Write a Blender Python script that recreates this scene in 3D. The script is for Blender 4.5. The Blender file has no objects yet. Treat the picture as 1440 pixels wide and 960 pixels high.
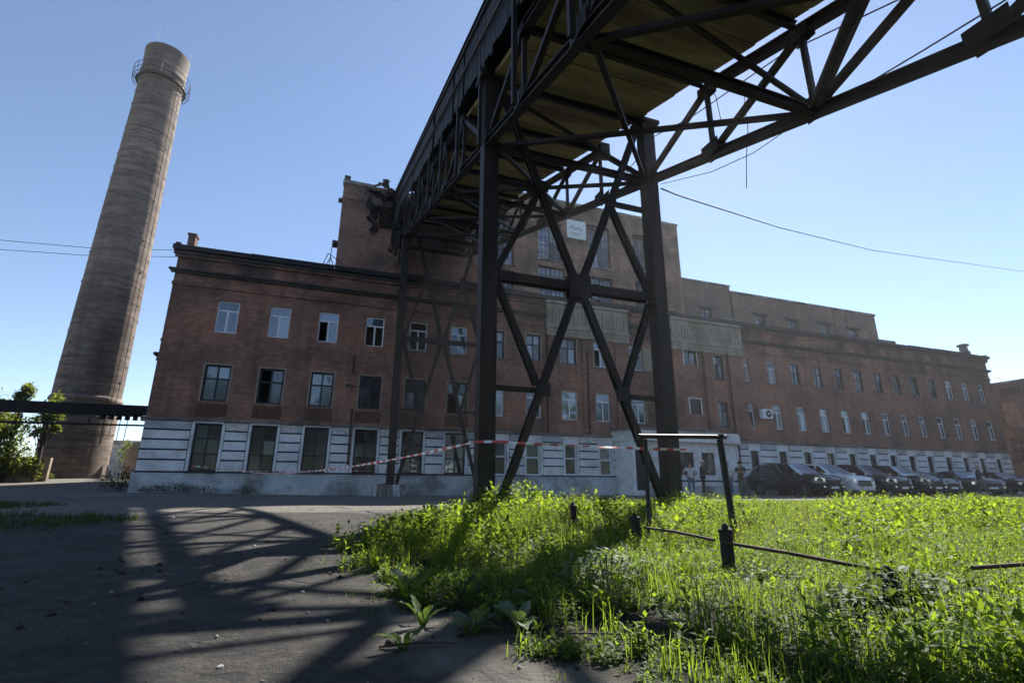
import bpy, bmesh, math, random
import numpy as np
from mathutils import Vector, Matrix
random.seed(7); rng = np.random.default_rng(11)
S = bpy.context.scene; COL = S.collection
R = math.radians

# ------------------------------------------------------------------ camera, sky, sun, exposure
YAW, PITCH, ROLL, F = 0.34768, 0.27825, 0.0040, 707.54
fw = Vector((math.sin(YAW)*math.cos(PITCH), math.cos(YAW)*math.cos(PITCH), math.sin(PITCH)))
rt = Vector((math.cos(YAW), -math.sin(YAW), 0)); up = rt.cross(fw)
r2 = math.cos(ROLL)*rt + math.sin(ROLL)*up; u2 = -math.sin(ROLL)*rt + math.cos(ROLL)*up
cam = bpy.data.cameras.new('camera'); camo = bpy.data.objects.new('camera', cam); COL.objects.link(camo)
M = Matrix((r2, u2, -fw)).transposed().to_4x4(); M.translation = Vector((0, 0, .48)); camo.matrix_world = M
cam.sensor_width = 36; cam.lens = F/1440*36; cam.clip_start = .05; cam.clip_end = 3000
S.camera = camo
SUN_AZ, SUN_EL = R(43.1), R(43.6)          # azimuth from +Y towards +X
w = bpy.data.worlds.new('World'); S.world = w; w.use_nodes = True
nt = w.node_tree; bg = nt.nodes['Background']
sky = nt.nodes.new('ShaderNodeTexSky'); sky.sky_type = 'NISHITA'; sky.sun_disc = False
sky.sun_elevation = SUN_EL; sky.sun_rotation = SUN_AZ; sky.air_density = .8; sky.dust_density = .05; sky.ozone_density = .8; sky.altitude = 150
nt.links.new(sky.outputs[0], bg.inputs[0]); bg.inputs[1].default_value = .079
sl = bpy.data.lights.new('sun', 'SUN'); sl.energy = 5.0; sl.angle = R(.53); sl.color = (1, .95, .87)
so = bpy.data.objects.new('sun', sl); COL.objects.link(so)
sd = Vector((math.sin(SUN_AZ)*math.cos(SUN_EL), math.cos(SUN_AZ)*math.cos(SUN_EL), math.sin(SUN_EL)))
so.rotation_euler = sd.to_track_quat('Z', 'Y').to_euler(); so.location = sd*200
S.view_settings.view_transform = 'Standard'; S.view_settings.look = 'None'
S.view_settings.exposure = 1.33; S.view_settings.gamma = 1; S.view_settings.use_curve_mapping = False
S.render.engine = 'CYCLES'; S.cycles.max_bounces = 8; S.cycles.transmission_bounces = 6; S.cycles.transparent_max_bounces = 8

# ------------------------------------------------------------------ materials
def newmat(name):
    m = bpy.data.materials.new(name); m.use_nodes = True
    n = m.node_tree.nodes; l = m.node_tree.links
    return m, n, l, n['Principled BSDF']
def ramp(n, stops):
    r = n.new('ShaderNodeValToRGB'); e = r.color_ramp.elements
    while len(e) > 1: e.remove(e[-1])
    e[0].position, e[0].color = stops[0][0], (*stops[0][1], 1)
    for p, c in stops[1:]:
        x = e.new(p); x.color = (*c, 1)
    return r
def noise(n, l, scale, detail=4, vec=None, rough=.6):
    t = n.new('ShaderNodeTexNoise'); t.inputs['Scale'].default_value = scale; t.inputs['Detail'].default_value = detail; t.inputs['Roughness'].default_value = rough
    if vec is not None: l.new(vec, t.inputs['Vector'])
    return t
def mix(n, l, a, b, fac, mode='MIX'):
    x = n.new('ShaderNodeMix'); x.data_type = 'RGBA'; x.blend_type = mode
    for s, v in ((0, fac), (6, a), (7, b)):
        if isinstance(v, (int, float)): x.inputs[s].default_value = v
        elif isinstance(v, tuple): x.inputs[s].default_value = (*v, 1)
        else: l.new(v, x.inputs[s])
    return x.outputs[2]
def objvec(n, l, scale=(1, 1, 1)):
    g = n.new('ShaderNodeNewGeometry'); mp = n.new('ShaderNodeMapping'); mp.inputs['Scale'].default_value = scale
    l.new(g.outputs['Position'], mp.inputs['Vector']); return mp.outputs[0]
def bump(n, l, b, h, strength, dist=.02):
    x = n.new('ShaderNodeBump'); x.inputs['Strength'].default_value = strength; x.inputs['Distance'].default_value = dist
    l.new(h, x.inputs['Height']); l.new(x.outputs[0], b.inputs['Normal'])
def mat(name, col, rough=.7, var=.35, scale=3., metal=0., spec=.4, stain=None, vscale=(1, 1, 1), bmp=.15, fine=40):
    m, n, l, b = newmat(name)
    v = objvec(n, l, vscale)
    t = noise(n, l, scale, 6, v); d = tuple(c*(1-var) for c in col); u = tuple(min(1, c*(1+var)) for c in col)
    r = ramp(n, [(.3, d), (.7, u)]); l.new(t.outputs[0], r.inputs[0]); out = r.outputs[0]
    if stain:
        t2 = noise(n, l, scale*.35, 5, v); r2_ = ramp(n, [(.48, (0, 0, 0)), (.62, (1, 1, 1))]); l.new(t2.outputs[0], r2_.inputs[0])
        out = mix(n, l, out, stain, r2_.outputs[0])
    l.new(out, b.inputs['Base Color']); b.inputs['Roughness'].default_value = rough; b.inputs['Metallic'].default_value = metal
    b.inputs['Specular IOR Level'].default_value = spec
    if bmp:
        t3 = noise(n, l, fine, 3, v); bump(n, l, b, t3.outputs[0], bmp, .01)
    return m
def brick(name, c1, c2, mortar, bw=.25, bh=.075, stain=(.05, .04, .035), stain_amt=.7, soot=(9., 10.2), bands=False):
    m, n, l, b = newmat(name)
    uv = n.new('ShaderNodeUVMap'); uv.uv_map = 'UVMap'
    br = n.new('ShaderNodeTexBrick'); br.inputs['Scale'].default_value = 1; br.inputs['Brick Width'].default_value = bw; br.inputs['Row Height'].default_value = bh
    br.inputs['Mortar Size'].default_value = .006; br.inputs['Mortar Smooth'].default_value = .3; br.inputs['Bias'].default_value = 0
    l.new(uv.outputs[0], br.inputs['Vector'])
    v = objvec(n, l); n1 = noise(n, l, .5, 5, v); r1 = ramp(n, [(.3, c1), (.7, c2)]); l.new(n1.outputs[0], r1.inputs[0])
    hv = n.new('ShaderNodeHueSaturation'); l.new(r1.outputs[0], hv.inputs['Color']); hv.inputs['Value'].default_value = .62
    l.new(r1.outputs[0], br.inputs['Color1']); l.new(hv.outputs[0], br.inputs['Color2']); br.inputs['Mortar'].default_value = (*mortar, 1)
    n2 = noise(n, l, .22, 7, objvec(n, l, (1, 1, .6)), .7); r2_ = ramp(n, [(.47, (0, 0, 0)), (.68, (1, 1, 1))]); l.new(n2.outputs[0], r2_.inputs[0])
    mu = n.new('ShaderNodeMath'); mu.operation = 'MULTIPLY'; mu.inputs[1].default_value = stain_amt; l.new(r2_.outputs[0], mu.inputs[0])
    o = mix(n, l, br.outputs['Color'], stain, mu.outputs[0])
    if bands:
        nb = noise(n, l, 1.0, 6, objvec(n, l, (.35, .35, 4.5)), .8); rb = ramp(n, [(.36, (.62, .60, .59)), (.5, (1.0, .98, .96)), (.68, (1.5, 1.42, 1.36))]); l.new(nb.outputs[0], rb.inputs[0]); o = mix(n, l, o, rb.outputs[0], 1., 'MULTIPLY')
    else:
        nb = noise(n, l, .35, 4, objvec(n, l, (1, 1, 1.6)), .6); rb = ramp(n, [(.35, (.72, .76, .8)), (.5, (1, 1, 1)), (.68, (1.28, 1.12, 1.0))]); l.new(nb.outputs[0], rb.inputs[0]); o = mix(n, l, o, rb.outputs[0], 1., 'MULTIPLY')
    # vertical rain streaks
    n3 = noise(n, l, 1.2, 5, objvec(n, l, (1.6, 1.6, .12))); r3 = ramp(n, [(.5, (0, 0, 0)), (.74, (.45, .45, .45))]); l.new(n3.outputs[0], r3.inputs[0])
    o = mix(n, l, o, tuple(c*.8 for c in stain), r3.outputs[0])
    if soot:
        g = n.new('ShaderNodeNewGeometry'); sp = n.new('ShaderNodeSeparateXYZ'); l.new(g.outputs['Position'], sp.inputs[0])
        mr = n.new('ShaderNodeMapRange'); mr.inputs[1].default_value = soot[0]-.5; mr.inputs[2].default_value = soot[0]+.25; l.new(sp.outputs[2], mr.inputs[0])
        n4 = noise(n, l, .6, 6, v); r4 = ramp(n, [(.4, (0, 0, 0)), (.62, (.8, .8, .8))]); l.new(n4.outputs[0], r4.inputs[0])
        mm = n.new('ShaderNodeMath'); mm.operation = 'MULTIPLY'; l.new(mr.outputs[0], mm.inputs[0]); l.new(r4.outputs[0], mm.inputs[1])
        o = mix(n, l, o, (.035, .03, .028), mm.outputs[0])
    l.new(o, b.inputs['Base Color']); b.inputs['Roughness'].default_value = .9; b.inputs['Specular IOR Level'].default_value = .2
    bump(n, l, b, br.outputs['Fac'], -.5, .01)
    return m
def glass(name, dif, fac, rough=.03):
    m = bpy.data.materials.new(name); m.use_nodes = True; n = m.node_tree.nodes; l = m.node_tree.links; n.clear()
    o = n.new('ShaderNodeOutputMaterial'); d = n.new('ShaderNodeBsdfDiffuse'); g = n.new('ShaderNodeBsdfGlossy'); x = n.new('ShaderNodeMixShader')
    t = noise(n, l, 1.3, 3, objvec(n, l, (1, 1, .5)))
    r = ramp(n, [(.35, tuple(c*.55 for c in dif)), (.65, tuple(min(1, c*1.3) for c in dif))]); l.new(t.outputs[0], r.inputs[0])
    oi = n.new('ShaderNodeObjectInfo'); mr = n.new('ShaderNodeMapRange'); mr.inputs[3].default_value = .45; mr.inputs[4].default_value = 1.6; l.new(oi.outputs['Random'], mr.inputs[0])
    hv = n.new('ShaderNodeHueSaturation'); l.new(mr.outputs[0], hv.inputs['Value']); l.new(r.outputs[0], hv.inputs['Color']); l.new(hv.outputs[0], d.inputs[0])
    m2 = n.new('ShaderNodeMapRange'); m2.inputs[3].default_value = fac*.6; m2.inputs[4].default_value = fac*1.25; l.new(oi.outputs['Random'], m2.inputs[0]); l.new(m2.outputs[0], x.inputs[0])
    bp = n.new('ShaderNodeBump'); bp.inputs['Strength'].default_value = .03; bp.inputs['Distance'].default_value = .05; l.new(t.outputs[0], bp.inputs['Height']); l.new(bp.outputs[0], g.inputs['Normal'])
    g.inputs['Roughness'].default_value = rough; g.inputs['Color'].default_value = (.9, .95, 1, 1); x.inputs[0].default_value = fac
    l.new(d.outputs[0], x.inputs[1]); l.new(g.outputs[0], x.inputs[2]); l.new(x.outputs[0], o.inputs[0]); return m
def leafmat(name, dark, light, trans, tf=.45, rough=.45, spec=.35):
    m = bpy.data.materials.new(name); m.use_nodes = True; n = m.node_tree.nodes; l = m.node_tree.links
    b = n['Principled BSDF']; o = n['Material Output']; g = n.new('ShaderNodeNewGeometry')
    mid = tuple((a+c)/2 for a, c in zip(dark, light))
    r = ramp(n, [(0, dark), (.5, mid), (1, light)]); l.new(g.outputs['Random Per Island'], r.inputs[0]); l.new(r.outputs[0], b.inputs['Base Color'])
    b.inputs['Roughness'].default_value = rough; b.inputs['Specular IOR Level'].default_value = spec
    t = n.new('ShaderNodeBsdfTranslucent'); r2_ = ramp(n, [(0, tuple(c*.55 for c in trans)), (1, trans)]); l.new(g.outputs['Random Per Island'], r2_.inputs[0]); l.new(r2_.outputs[0], t.inputs[0])
    x = n.new('ShaderNodeMixShader'); x.inputs[0].default_value = tf; l.new(b.outputs[0], x.inputs[1]); l.new(t.outputs[0], x.inputs[2]); l.new(x.outputs[0], o.inputs[0]); return m

BRICK = brick('red_brick', (.27, .143, .104), (.42, .208, .148), (.19, .15, .125))
BRICK2 = brick('tower_brick', (.29, .165, .125), (.38, .215, .16), (.22, .18, .15), soot=(16.6, 18))
BRICK4 = brick('side_brick', (.115, .095, .084), (.145, .118, .102), (.13, .115, .105), soot=None, stain_amt=.4)
BRICK3 = brick('annex_brick', (.20, .135, .105), (.26, .17, .13), (.2, .17, .15), soot=None, stain_amt=.4)
CHIMB = brick('chimney_brick', (.175, .143, .122), (.25, .20, .168), (.2, .18, .165), bw=.5, bh=.16, stain=(.05, .042, .036), stain_amt=.9, soot=None, bands=True)
SOLDIER = mat('soldier_brick', (.13, .07, .045), .9, .4, 9)
WHITE = mat('white_paint', (.74, .75, .76), .8, .10, 2.5, stain=(.55, .55, .55), bmp=.1)
WHITEB = brick('white_painted_brick', (.60, .62, .65), (.70, .72, .74), (.5, .51, .53), stain=(.34, .34, .34), stain_amt=.55, soot=None)
GROOVE = mat('groove_paint', (.02, .025, .05), .8, .3)
BANDM = mat('weathered_band', (.10, .078, .06), .85, .4, 5)
PLINTH = mat('plinth_render', (.50, .53, .56), .85, .25, 1.6, stain=(.22, .22, .21))
CORN = mat('grimy_cornice', (.20, .19, .18), .9, .4, 2, stain=(.06, .05, .045))
DCORN = mat('dark_cornice', (.05, .042, .038), .9, .4, 2)
COPING = mat('roof_felt', (.022, .020, .022), .85, .4, 2)
CONC = mat('frieze_concrete', (.31, .272, .218), .9, .3, 2.2, stain=(.2, .18, .13), vscale=(1, 1, .5))
STUCCO = mat('window_stucco', (.30, .245, .19), .9, .25, 4)
PVC = mat('white_plastic', (.74, .76, .78), .4, .06, 3, bmp=0)
WOODD = mat('dark_painted_wood', (.022, .026, .034), .5, .4, 8, bmp=.1)
WOODB = mat('brown_wood', (.085, .055, .04), .6, .4, 8)
GSKY = glass('pane_reflecting', (.05, .07, .10), .17)
GCUR = glass('pane_curtained', (.17, .19, .22), .11)
GDARK = glass('pane_dark', (.010, .012, .013), .055, .12)
GMID = glass('pane_dim', (.03, .035, .04), .11, .10)
GOLD = glass('pane_dusty', (.13, .15, .18), .16, .2)
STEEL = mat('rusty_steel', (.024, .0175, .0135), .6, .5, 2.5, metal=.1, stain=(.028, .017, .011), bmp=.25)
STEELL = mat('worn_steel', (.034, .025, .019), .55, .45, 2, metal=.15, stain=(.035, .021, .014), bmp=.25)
SHEET = mat('tarred_sheet', (.010, .009, .0085), .7, .6, 1.2, stain=(.02, .014, .009))
CHAR = mat('charred_boards', (.010, .009, .009), .9, .5, 4)
DECK = mat('deck_boards', (.28, .24, .10), .85, .3, 1.1, stain=(.12, .095, .05), vscale=(.5, 2.2, 1), bmp=.2)
IRON = mat('dark_iron', (.02, .018, .016), .6, .4, 6)
RUST = mat('rust', (.06, .036, .024), .85, .5, 14, bmp=.4)
CONCRETE = mat('raw_concrete', (.33, .31, .28), .9, .3, 3, stain=(.17, .16, .15))
LIMEW = mat('limewashed_concrete', (.42, .42, .42), .9, .6, 4, stain=(.12, .11, .10), vscale=(3, 3, .4))
RUSTD = mat('dark_rust', (.022, .016, .012), .85, .5, 14, bmp=.4)
BARK = mat('bark', (.07, .05, .035), .9, .4, 10)
STONE = mat('stone', (.34, .32, .29), .9, .3, 9)
SIGNW = mat('sign_white', (.62, .70, .72), .5, .08, 2, bmp=0)
SIGNG = mat('sign_green', (.05, .10, .09), .5, .1, 2, bmp=0)
REDP = mat('tape_red', (.62, .10, .09), .45, .05, bmp=0); WHP = mat('tape_white', (.82, .82, .8), .45, .05, bmp=0)
RUBBER = mat('tyre_rubber', (.012, .012, .013), .8, .2, 20)
ALLOY = mat('alloy', (.20, .21, .22), .42, .1, 8, metal=.9, bmp=0)
CARGL = glass('car_glass', (.01, .012, .014), .22, .01)
WINDSH_SKY = glass('windscreen_painted_sky', (.30, .33, .37), .30, .03)  # pale diffuse colour painted in for bright sky reflected on the windscreens
CHROME = mat('chrome', (.55, .56, .58), .2, .05, metal=1., bmp=0)
LAMP = glass('lamp_glass', (.5, .52, .55), .35, .05)
PLATE = mat('number_plate', (.75, .75, .74), .5, .05, bmp=0)
def paint(name, c):
    m = mat(name, c, .22, .06, 1, spec=.55, bmp=0); b = m.node_tree.nodes['Principled BSDF']; b.inputs['Coat Weight'].default_value = .7; b.inputs['Coat Roughness'].default_value = .04; return m
BLACKP = paint('black_car_paint', (.010, .010, .012)); SILVER = paint('white_car_paint', (.80, .80, .81)); NAVY = paint('dark_blue_paint', (.016, .018, .026)); GREYP = paint('grey_car_paint', (.09, .095, .10))

# ------------------------------------------------------------------ mesh helpers
class MB:
    def __init__(s): s.v = []; s.f = []; s.m = []
    def quad(s, *p, m=0):
        b = len(s.v); s.v += [tuple(x) for x in p]; s.f.append(tuple(range(b, b+len(p)))); s.m.append(m); return s
    def box(s, x0, x1, y0, y1, z0, z1, m=0):
        b = len(s.v); s.v += [(x, y, z) for z in (z0, z1) for y in (y0, y1) for x in (x0, x1)]
        for q in ((0, 2, 3, 1), (4, 5, 7, 6), (0, 1, 5, 4), (2, 6, 7, 3), (0, 4, 6, 2), (1, 3, 7, 5)):
            s.f.append(tuple(b+i for i in q)); s.m.append(m)
        return s
    def beam(s, p, q, w_, h_, upv=(0, 0, 1), m=0, ends=None):
        p = Vector(p); q = Vector(q); d = (q-p).normalized(); u = Vector(upv)
        if abs(d.dot(u)) > .98: u = Vector((0, 1, 0))
        sx = d.cross(u).normalized(); sz = sx.cross(d).normalized(); b = len(s.v)
        k = ends or 1.
        for c, e in ((p, 1.), (q, k)):
            for a in (-1, 1):
                for g in (-1, 1): s.v.append(tuple(c+sx*(a*w_*e/2)+sz*(g*h_*e/2)))
        for f in ((0, 1, 3, 2), (4, 6, 7, 5), (0, 4, 5, 1), (2, 3, 7, 6), (0, 2, 6, 4), (1, 5, 7, 3)):
            s.f.append(tuple(b+i for i in f)); s.m.append(m)
        return s
    def channel(s, p, q, w_, h_, t=.025, upv=(0, 0, 1), m=0):      # rolled I-section: two flanges and a web
        p = Vector(p); q = Vector(q); d = (q-p).normalized(); u = Vector(upv)
        if abs(d.dot(u)) > .98: u = Vector((0, 1, 0))
        sx = d.cross(u).normalized(); sz = sx.cross(d).normalized()
        s.beam(p+sz*(h_/2-t/2), q+sz*(h_/2-t/2), w_, t, upv, m); s.beam(p-sz*(h_/2-t/2), q-sz*(h_/2-t/2), w_, t, upv, m)
        s.beam(p, q, t*1.2, h_-2*t-.002, upv, m); return s
    def tube(s, pts, r, n=6, m=0, caps=True):
        pts = [Vector(p) for p in pts]; b0 = len(s.v); k = len(pts)
        rr = r if isinstance(r, (list, tuple)) else [r]*k
        for i, p in enumerate(pts):
            d = (pts[min(i+1, k-1)]-pts[max(i-1, 0)]).normalized(); u = Vector((0, 0, 1)) if abs(d.z) < .95 else Vector((1, 0, 0))
            a = d.cross(u).normalized(); c = a.cross(d)
            for j in range(n):
                t = 2*math.pi*j/n; s.v.append(tuple(p+(a*math.cos(t)+c*math.sin(t))*rr[i]))
        for i in range(k-1):
            for j in range(n):
                s.f.append((b0+i*n+j, b0+i*n+(j+1) % n, b0+(i+1)*n+(j+1) % n, b0+(i+1)*n+j)); s.m.append(m)
        if caps:
            s.f.append(tuple(b0+j for j in range(n))[::-1]); s.m.append(m); s.f.append(tuple(b0+(k-1)*n+j for j in range(n))); s.m.append(m)
        return s
    def lathe(s, prof, n=32, c=(0, 0, 0), m=0, axis='z', cap=False):
        b0 = len(s.v)
        for r, z in prof:
            for j in range(n):
                t = 2*math.pi*j/n; x, y = r*math.cos(t), r*math.sin(t)
                p = (x, y, z) if axis == 'z' else ((x, z, y) if axis == 'y' else (z, x, y))
                s.v.append((p[0]+c[0], p[1]+c[1], p[2]+c[2]))
        for i in range(len(prof)-1):
            for j in range(n):
                s.f.append((b0+i*n+j, b0+i*n+(j+1) % n, b0+(i+1)*n+(j+1) % n, b0+(i+1)*n+j)); s.m.append(m)
        if cap:
            s.f.append(tuple(b0+j for j in range(n))[::-1]); s.m.append(m); e = b0+(len(prof)-1)*n; s.f.append(tuple(e+j for j in range(n))); s.m.append(m)
        return s
    def wall(s, x0, x1, z0, z1, y, holes=(), depth=.2, m=0, mr=0):   # a wall facing -Y with openings and reveals
        xs = sorted({x0, x1, *[a for h in holes for a in h[:2]]}); zs = sorted({z0, z1, *[a for h in holes for a in h[2:4]]})
        xs = [x for x in xs if x0 <= x <= x1]; zs = [z for z in zs if z0 <= z <= z1]
        for a, b in zip(xs, xs[1:]):
            for c, d in zip(zs, zs[1:]):
                mx, mz = (a+b)/2, (c+d)/2
                if any(h[0] < mx < h[1] and h[2] < mz < h[3] for h in holes): continue
                s.quad((a, y, c), (b, y, c), (b, y, d), (a, y, d), m=m)
        for h in holes:
            a, b, c, d = h[:4]; e = y+depth
            s.quad((a, y, c), (a, y, d), (a, e, d), (a, e, c), m=mr); s.quad((b, y, c), (b, e, c), (b, e, d), (b, y, d), m=mr)
            s.quad((a, y, c), (a, e, c), (b, e, c), (b, y, c), m=mr); s.quad((a, y, d), (b, y, d), (b, e, d), (a, e, d), m=mr)
        return s
    def build(s, name, mats, parent=None, smooth=None):
        me = bpy.data.meshes.new(name); me.from_pydata(s.v, [], s.f)
        for m in (mats if isinstance(mats, (list, tuple)) else [mats]): me.materials.append(m)
        me.polygons.foreach_set('material_index', s.m)
        co = np.array(s.v, np.float32).reshape(-1, 3); li = np.empty(len(me.loops), np.int32); me.loops.foreach_get('vertex_index', li)
        nr = np.empty(len(me.polygons)*3, np.float32); me.polygons.foreach_get('normal', nr); nr = np.abs(nr.reshape(-1, 3))
        tot = np.empty(len(me.polygons), np.int32); me.polygons.foreach_get('loop_total', tot); pn = np.repeat(nr, tot, 0)
        p = co[li]; ax = pn.argmax(1); uv = np.where((ax == 1)[:, None], p[:, [0, 2]], np.where((ax == 0)[:, None], p[:, [1, 2]], p[:, [0, 1]]))
        ul = me.uv_layers.new(name='UVMap'); ul.data.foreach_set('uv', uv.astype(np.float32).ravel())
        o = bpy.data.objects.new(name, me); COL.objects.link(o)
        if parent: o.parent = parent
        if smooth:
            me.shade_smooth(); me.set_sharp_from_angle(angle=R(smooth))
        me.update(); return o
def tag(o, label=None, cat=None, group=None, kind=None):
    for k, v in (('label', label), ('category', cat), ('group', group), ('kind', kind)):
        if v: o[k] = v
    return o
def thing(name, label, cat, group=None, loc=(0, 0, 0), rz=0):
    o = bpy.data.objects.new(name, None); COL.objects.link(o); o.location = loc; o.rotation_euler.z = rz; o.empty_display_size = .2
    return tag(o, label, cat, group)
def copy_tree(o, parent=None):
    c = o.copy(); COL.objects.link(c); c.parent = parent
    for ch in o.children: copy_tree(ch, c)
    return c
def npmesh(name, V, Fs, mats, mi=None, parent=None):   # numpy arrays to a mesh; V (n,3), Fs list of (k,3|4) index arrays
    me = bpy.data.meshes.new(name); me.vertices.add(len(V)); me.vertices.foreach_set('co', np.ascontiguousarray(V, np.float32).ravel())
    loops = np.concatenate([f.ravel() for f in Fs]); tot = np.concatenate([np.full(len(f), f.shape[1]) for f in Fs]); st = np.concatenate([[0], np.cumsum(tot)[:-1]])
    me.loops.add(len(loops)); me.loops.foreach_set('vertex_index', loops.astype(np.int32)); me.polygons.add(len(tot))
    me.polygons.foreach_set('loop_start', st.astype(np.int32)); me.polygons.foreach_set('loop_total', tot.astype(np.int32))
    for m in (mats if isinstance(mats, (list, tuple)) else [mats]): me.materials.append(m)
    if mi is not None: me.polygons.foreach_set('material_index', mi.astype(np.int32))
    me.update(calc_edges=True); me.validate()
    o = bpy.data.objects.new(name, me); COL.objects.link(o)
    if parent: o.parent = parent
    return o

# ------------------------------------------------------------------ ground
def sm(x, a, b):
    t = np.clip((np.asarray(x, float)-a)/(b-a), 0, 1); return t*t*(3-2*t)
EDGE = np.array([(1.3, -6), (1.15, 0), (1.07, 1.82), (1.02, 2.35), (.72, 2.7), (.5, 3.7), (.30, 4.8), (.25, 6.0), (.7, 7.4), (1.5, 9.3), (2.35, 11.3), (3.1, 12.6), (4.0, 13.4)])
def medge(Y): return np.interp(Y, EDGE[:, 1], EDGE[:, 0])
def meadow(X, Y):     # >0 inside the meadow, metres from its edge
    far = 13.7+.35*np.sin(X*.7)+.25*np.sin(X*2.1+1)
    return np.minimum(X-medge(Y)-.12*np.sin(Y*5)-.08*np.sin(Y*13+1), far-Y)
def gz(X, Y):
    X = np.asarray(X, float); Y = np.asarray(Y, float)
    z = -.2+.2*sm(Y, 3, 13) + .05*sm(meadow(X, Y), 0, 1.2)*sm(12-Y, 0, 5)*sm(Y, 0, 3)
    z = z+.62*sm(Y, 24, 36)*sm(-X, 6, 11)+.15*sm(-X, -2, 7)*sm(Y, 19, 25)
    z = z+.012*np.sin(X*1.7+.4*Y)*np.sin(Y*1.3)*sm(40-np.hypot(X, Y), 0, 30)
    return z
def g1(x, y): return float(gz(x, y))
xs = np.unique(np.concatenate([np.arange(-14, 14, .14), np.arange(14, 60, .7), np.arange(-40, -14, .9), np.array([-400, -250, -120, -70, -50, 80, 130, 250, 400.])]))
ys = np.unique(np.concatenate([np.arange(-6, 17, .14), np.arange(17, 46, .6), np.arange(-30, -6, 1.), np.array([-300, -150, -60, 60, 90, 150, 300, 450.])]))
X, Y = np.meshgrid(xs, ys); Z = gz(X, Y)
V = np.stack([X, Y, Z], -1).reshape(-1, 3); nx, ny = len(xs), len(ys)
i = (np.arange(ny-1)[:, None]*nx+np.arange(nx-1)).ravel(); Fq = np.stack([i, i+1, i+nx+1, i+nx], 1)
gm, n, l, b = newmat('yard_ground')
v = objvec(n, l)
a1 = n.new('ShaderNodeAttribute'); a1.attribute_name = 'dust'; a2 = n.new('ShaderNodeAttribute'); a2.attribute_name = 'soil'
t1 = noise(n, l, 1.1, 8, v, .65); t2 = noise(n, l, 9, 8, v, .7); t3 = noise(n, l, 70, 4, v)
asph = ramp(n, [(.3, (.030, .0285, .027)), (.50, (.062, .058, .054)), (.70, (.125, .117, .108))]); l.new(t2.outputs[0], asph.inputs[0])
pat = ramp(n, [(.42, (0, 0, 0)), (.62, (1, 1, 1))]); l.new(t1.outputs[0], pat.inputs[0])
asp2 = mix(n, l, asph.outputs[0], mix(n, l, (.062, .058, .054), (.14, .131, .12), t2.outputs[0]), pat.outputs[0])
grit = ramp(n, [(.60, (0, 0, 0)), (.72, (.6, .6, .6))]); l.new(t3.outputs[0], grit.inputs[0])
asp2 = mix(n, l, asp2, (.19, .172, .15), grit.outputs[0])
pale = ramp(n, [(.3, (.17, .155, .135)), (.7, (.30, .275, .24))]); l.new(t2.outputs[0], pale.inputs[0])
dm = n.new('ShaderNodeMath'); dm.operation = 'MULTIPLY_ADD'; l.new(t1.outputs[0], dm.inputs[0]); dm.inputs[1].default_value = .9; dm.inputs[2].default_value = -.45
ad = n.new('ShaderNodeMath'); ad.operation = 'ADD'; ad.use_clamp = True; l.new(dm.outputs[0], ad.inputs[0]); l.new(a1.outputs['Fac'], ad.inputs[1])
rr = ramp(n, [(.3, (0, 0, 0)), (.7, (1, 1, 1))]); l.new(ad.outputs[0], rr.inputs[0])
o1 = mix(n, l, asp2, pale.outputs[0], rr.outputs[0])
vo = n.new('ShaderNodeTexVoronoi'); vo.feature = 'DISTANCE_TO_EDGE'; vo.inputs['Scale'].default_value = .62
wv = noise(n, l, 2.2, 5, v); wm_ = n.new('ShaderNodeVectorMath'); wm_.operation = 'MULTIPLY_ADD'; l.new(wv.outputs['Color'], wm_.inputs[0]); wm_.inputs[1].default_value = (.9, .9, .9); l.new(v, wm_.inputs[2]); l.new(wm_.outputs[0], vo.inputs['Vector'])
ck = ramp(n, [(.0, (.9, .9, .9)), (.022, (.0, .0, .0))]); l.new(vo.outputs['Distance'], ck.inputs[0])
ckn = noise(n, l, .9, 3, v); ckr = ramp(n, [(.48, (0, 0, 0)), (.58, (1, 1, 1))]); l.new(ckn.outputs[0], ckr.inputs[0])
ckm = n.new('ShaderNodeMath'); ckm.operation = 'MULTIPLY'; l.new(ck.outputs[0], ckm.inputs[0]); l.new(ckr.outputs[0], ckm.inputs[1])
o1 = mix(n, l, o1, (.012, .010, .009), ckm.outputs[0])
t4 = noise(n, l, 24, 6, v, .75); cl_ = ramp(n, [(.60, (0, 0, 0)), (.70, (.8, .8, .8))]); l.new(t4.outputs[0], cl_.inputs[0]); o1 = mix(n, l, o1, (.016, .013, .011), cl_.outputs[0])
soil = ramp(n, [(.35, (.014, .011, .008)), (.7, (.042, .033, .023))]); l.new(t2.outputs[0], soil.inputs[0])
o2 = mix(n, l, o1, soil.outputs[0], a2.outputs['Fac'])
l.new(o2, b.inputs['Base Color']); b.inputs['Roughness'].default_value = .88; b.inputs['Specular IOR Level'].default_value = .25
bt = n.new('ShaderNodeMath'); bt.operation = 'ADD'; l.new(t2.outputs[0], bt.inputs[0]); l.new(t4.outputs[0], bt.inputs[1]); bt2 = n.new('ShaderNodeMath'); bt2.operation = 'MULTIPLY_ADD'; l.new(ckm.outputs[0], bt2.inputs[0]); bt2.inputs[1].default_value = -.6; l.new(bt.outputs[0], bt2.inputs[2]); bump(n, l, b, bt2.outputs[0], 1., .10)
go = npmesh('ground', V, [Fq], gm); go['kind'] = 'structure'
dust = sm(Y, 8.8, 12.2)*(.25+.75*sm(Y, 9, 12)); dust = np.maximum(dust, .62*sm(-np.abs(meadow(X, Y)+.25), -.55, -.1)*sm(6-Y, 0, 3)*(X > .3))
dust = np.where((X < -6) & (Y < 22), dust*.6, dust)
soilv = sm(meadow(X, Y), -.12, .12)
for nm, arr in (('dust', dust), ('soil', soilv)):
    at = go.data.attributes.new(nm, 'FLOAT', 'POINT'); at.data.foreach_set('value', arr.astype(np.float32).ravel())
go.data.shade_smooth()

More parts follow.
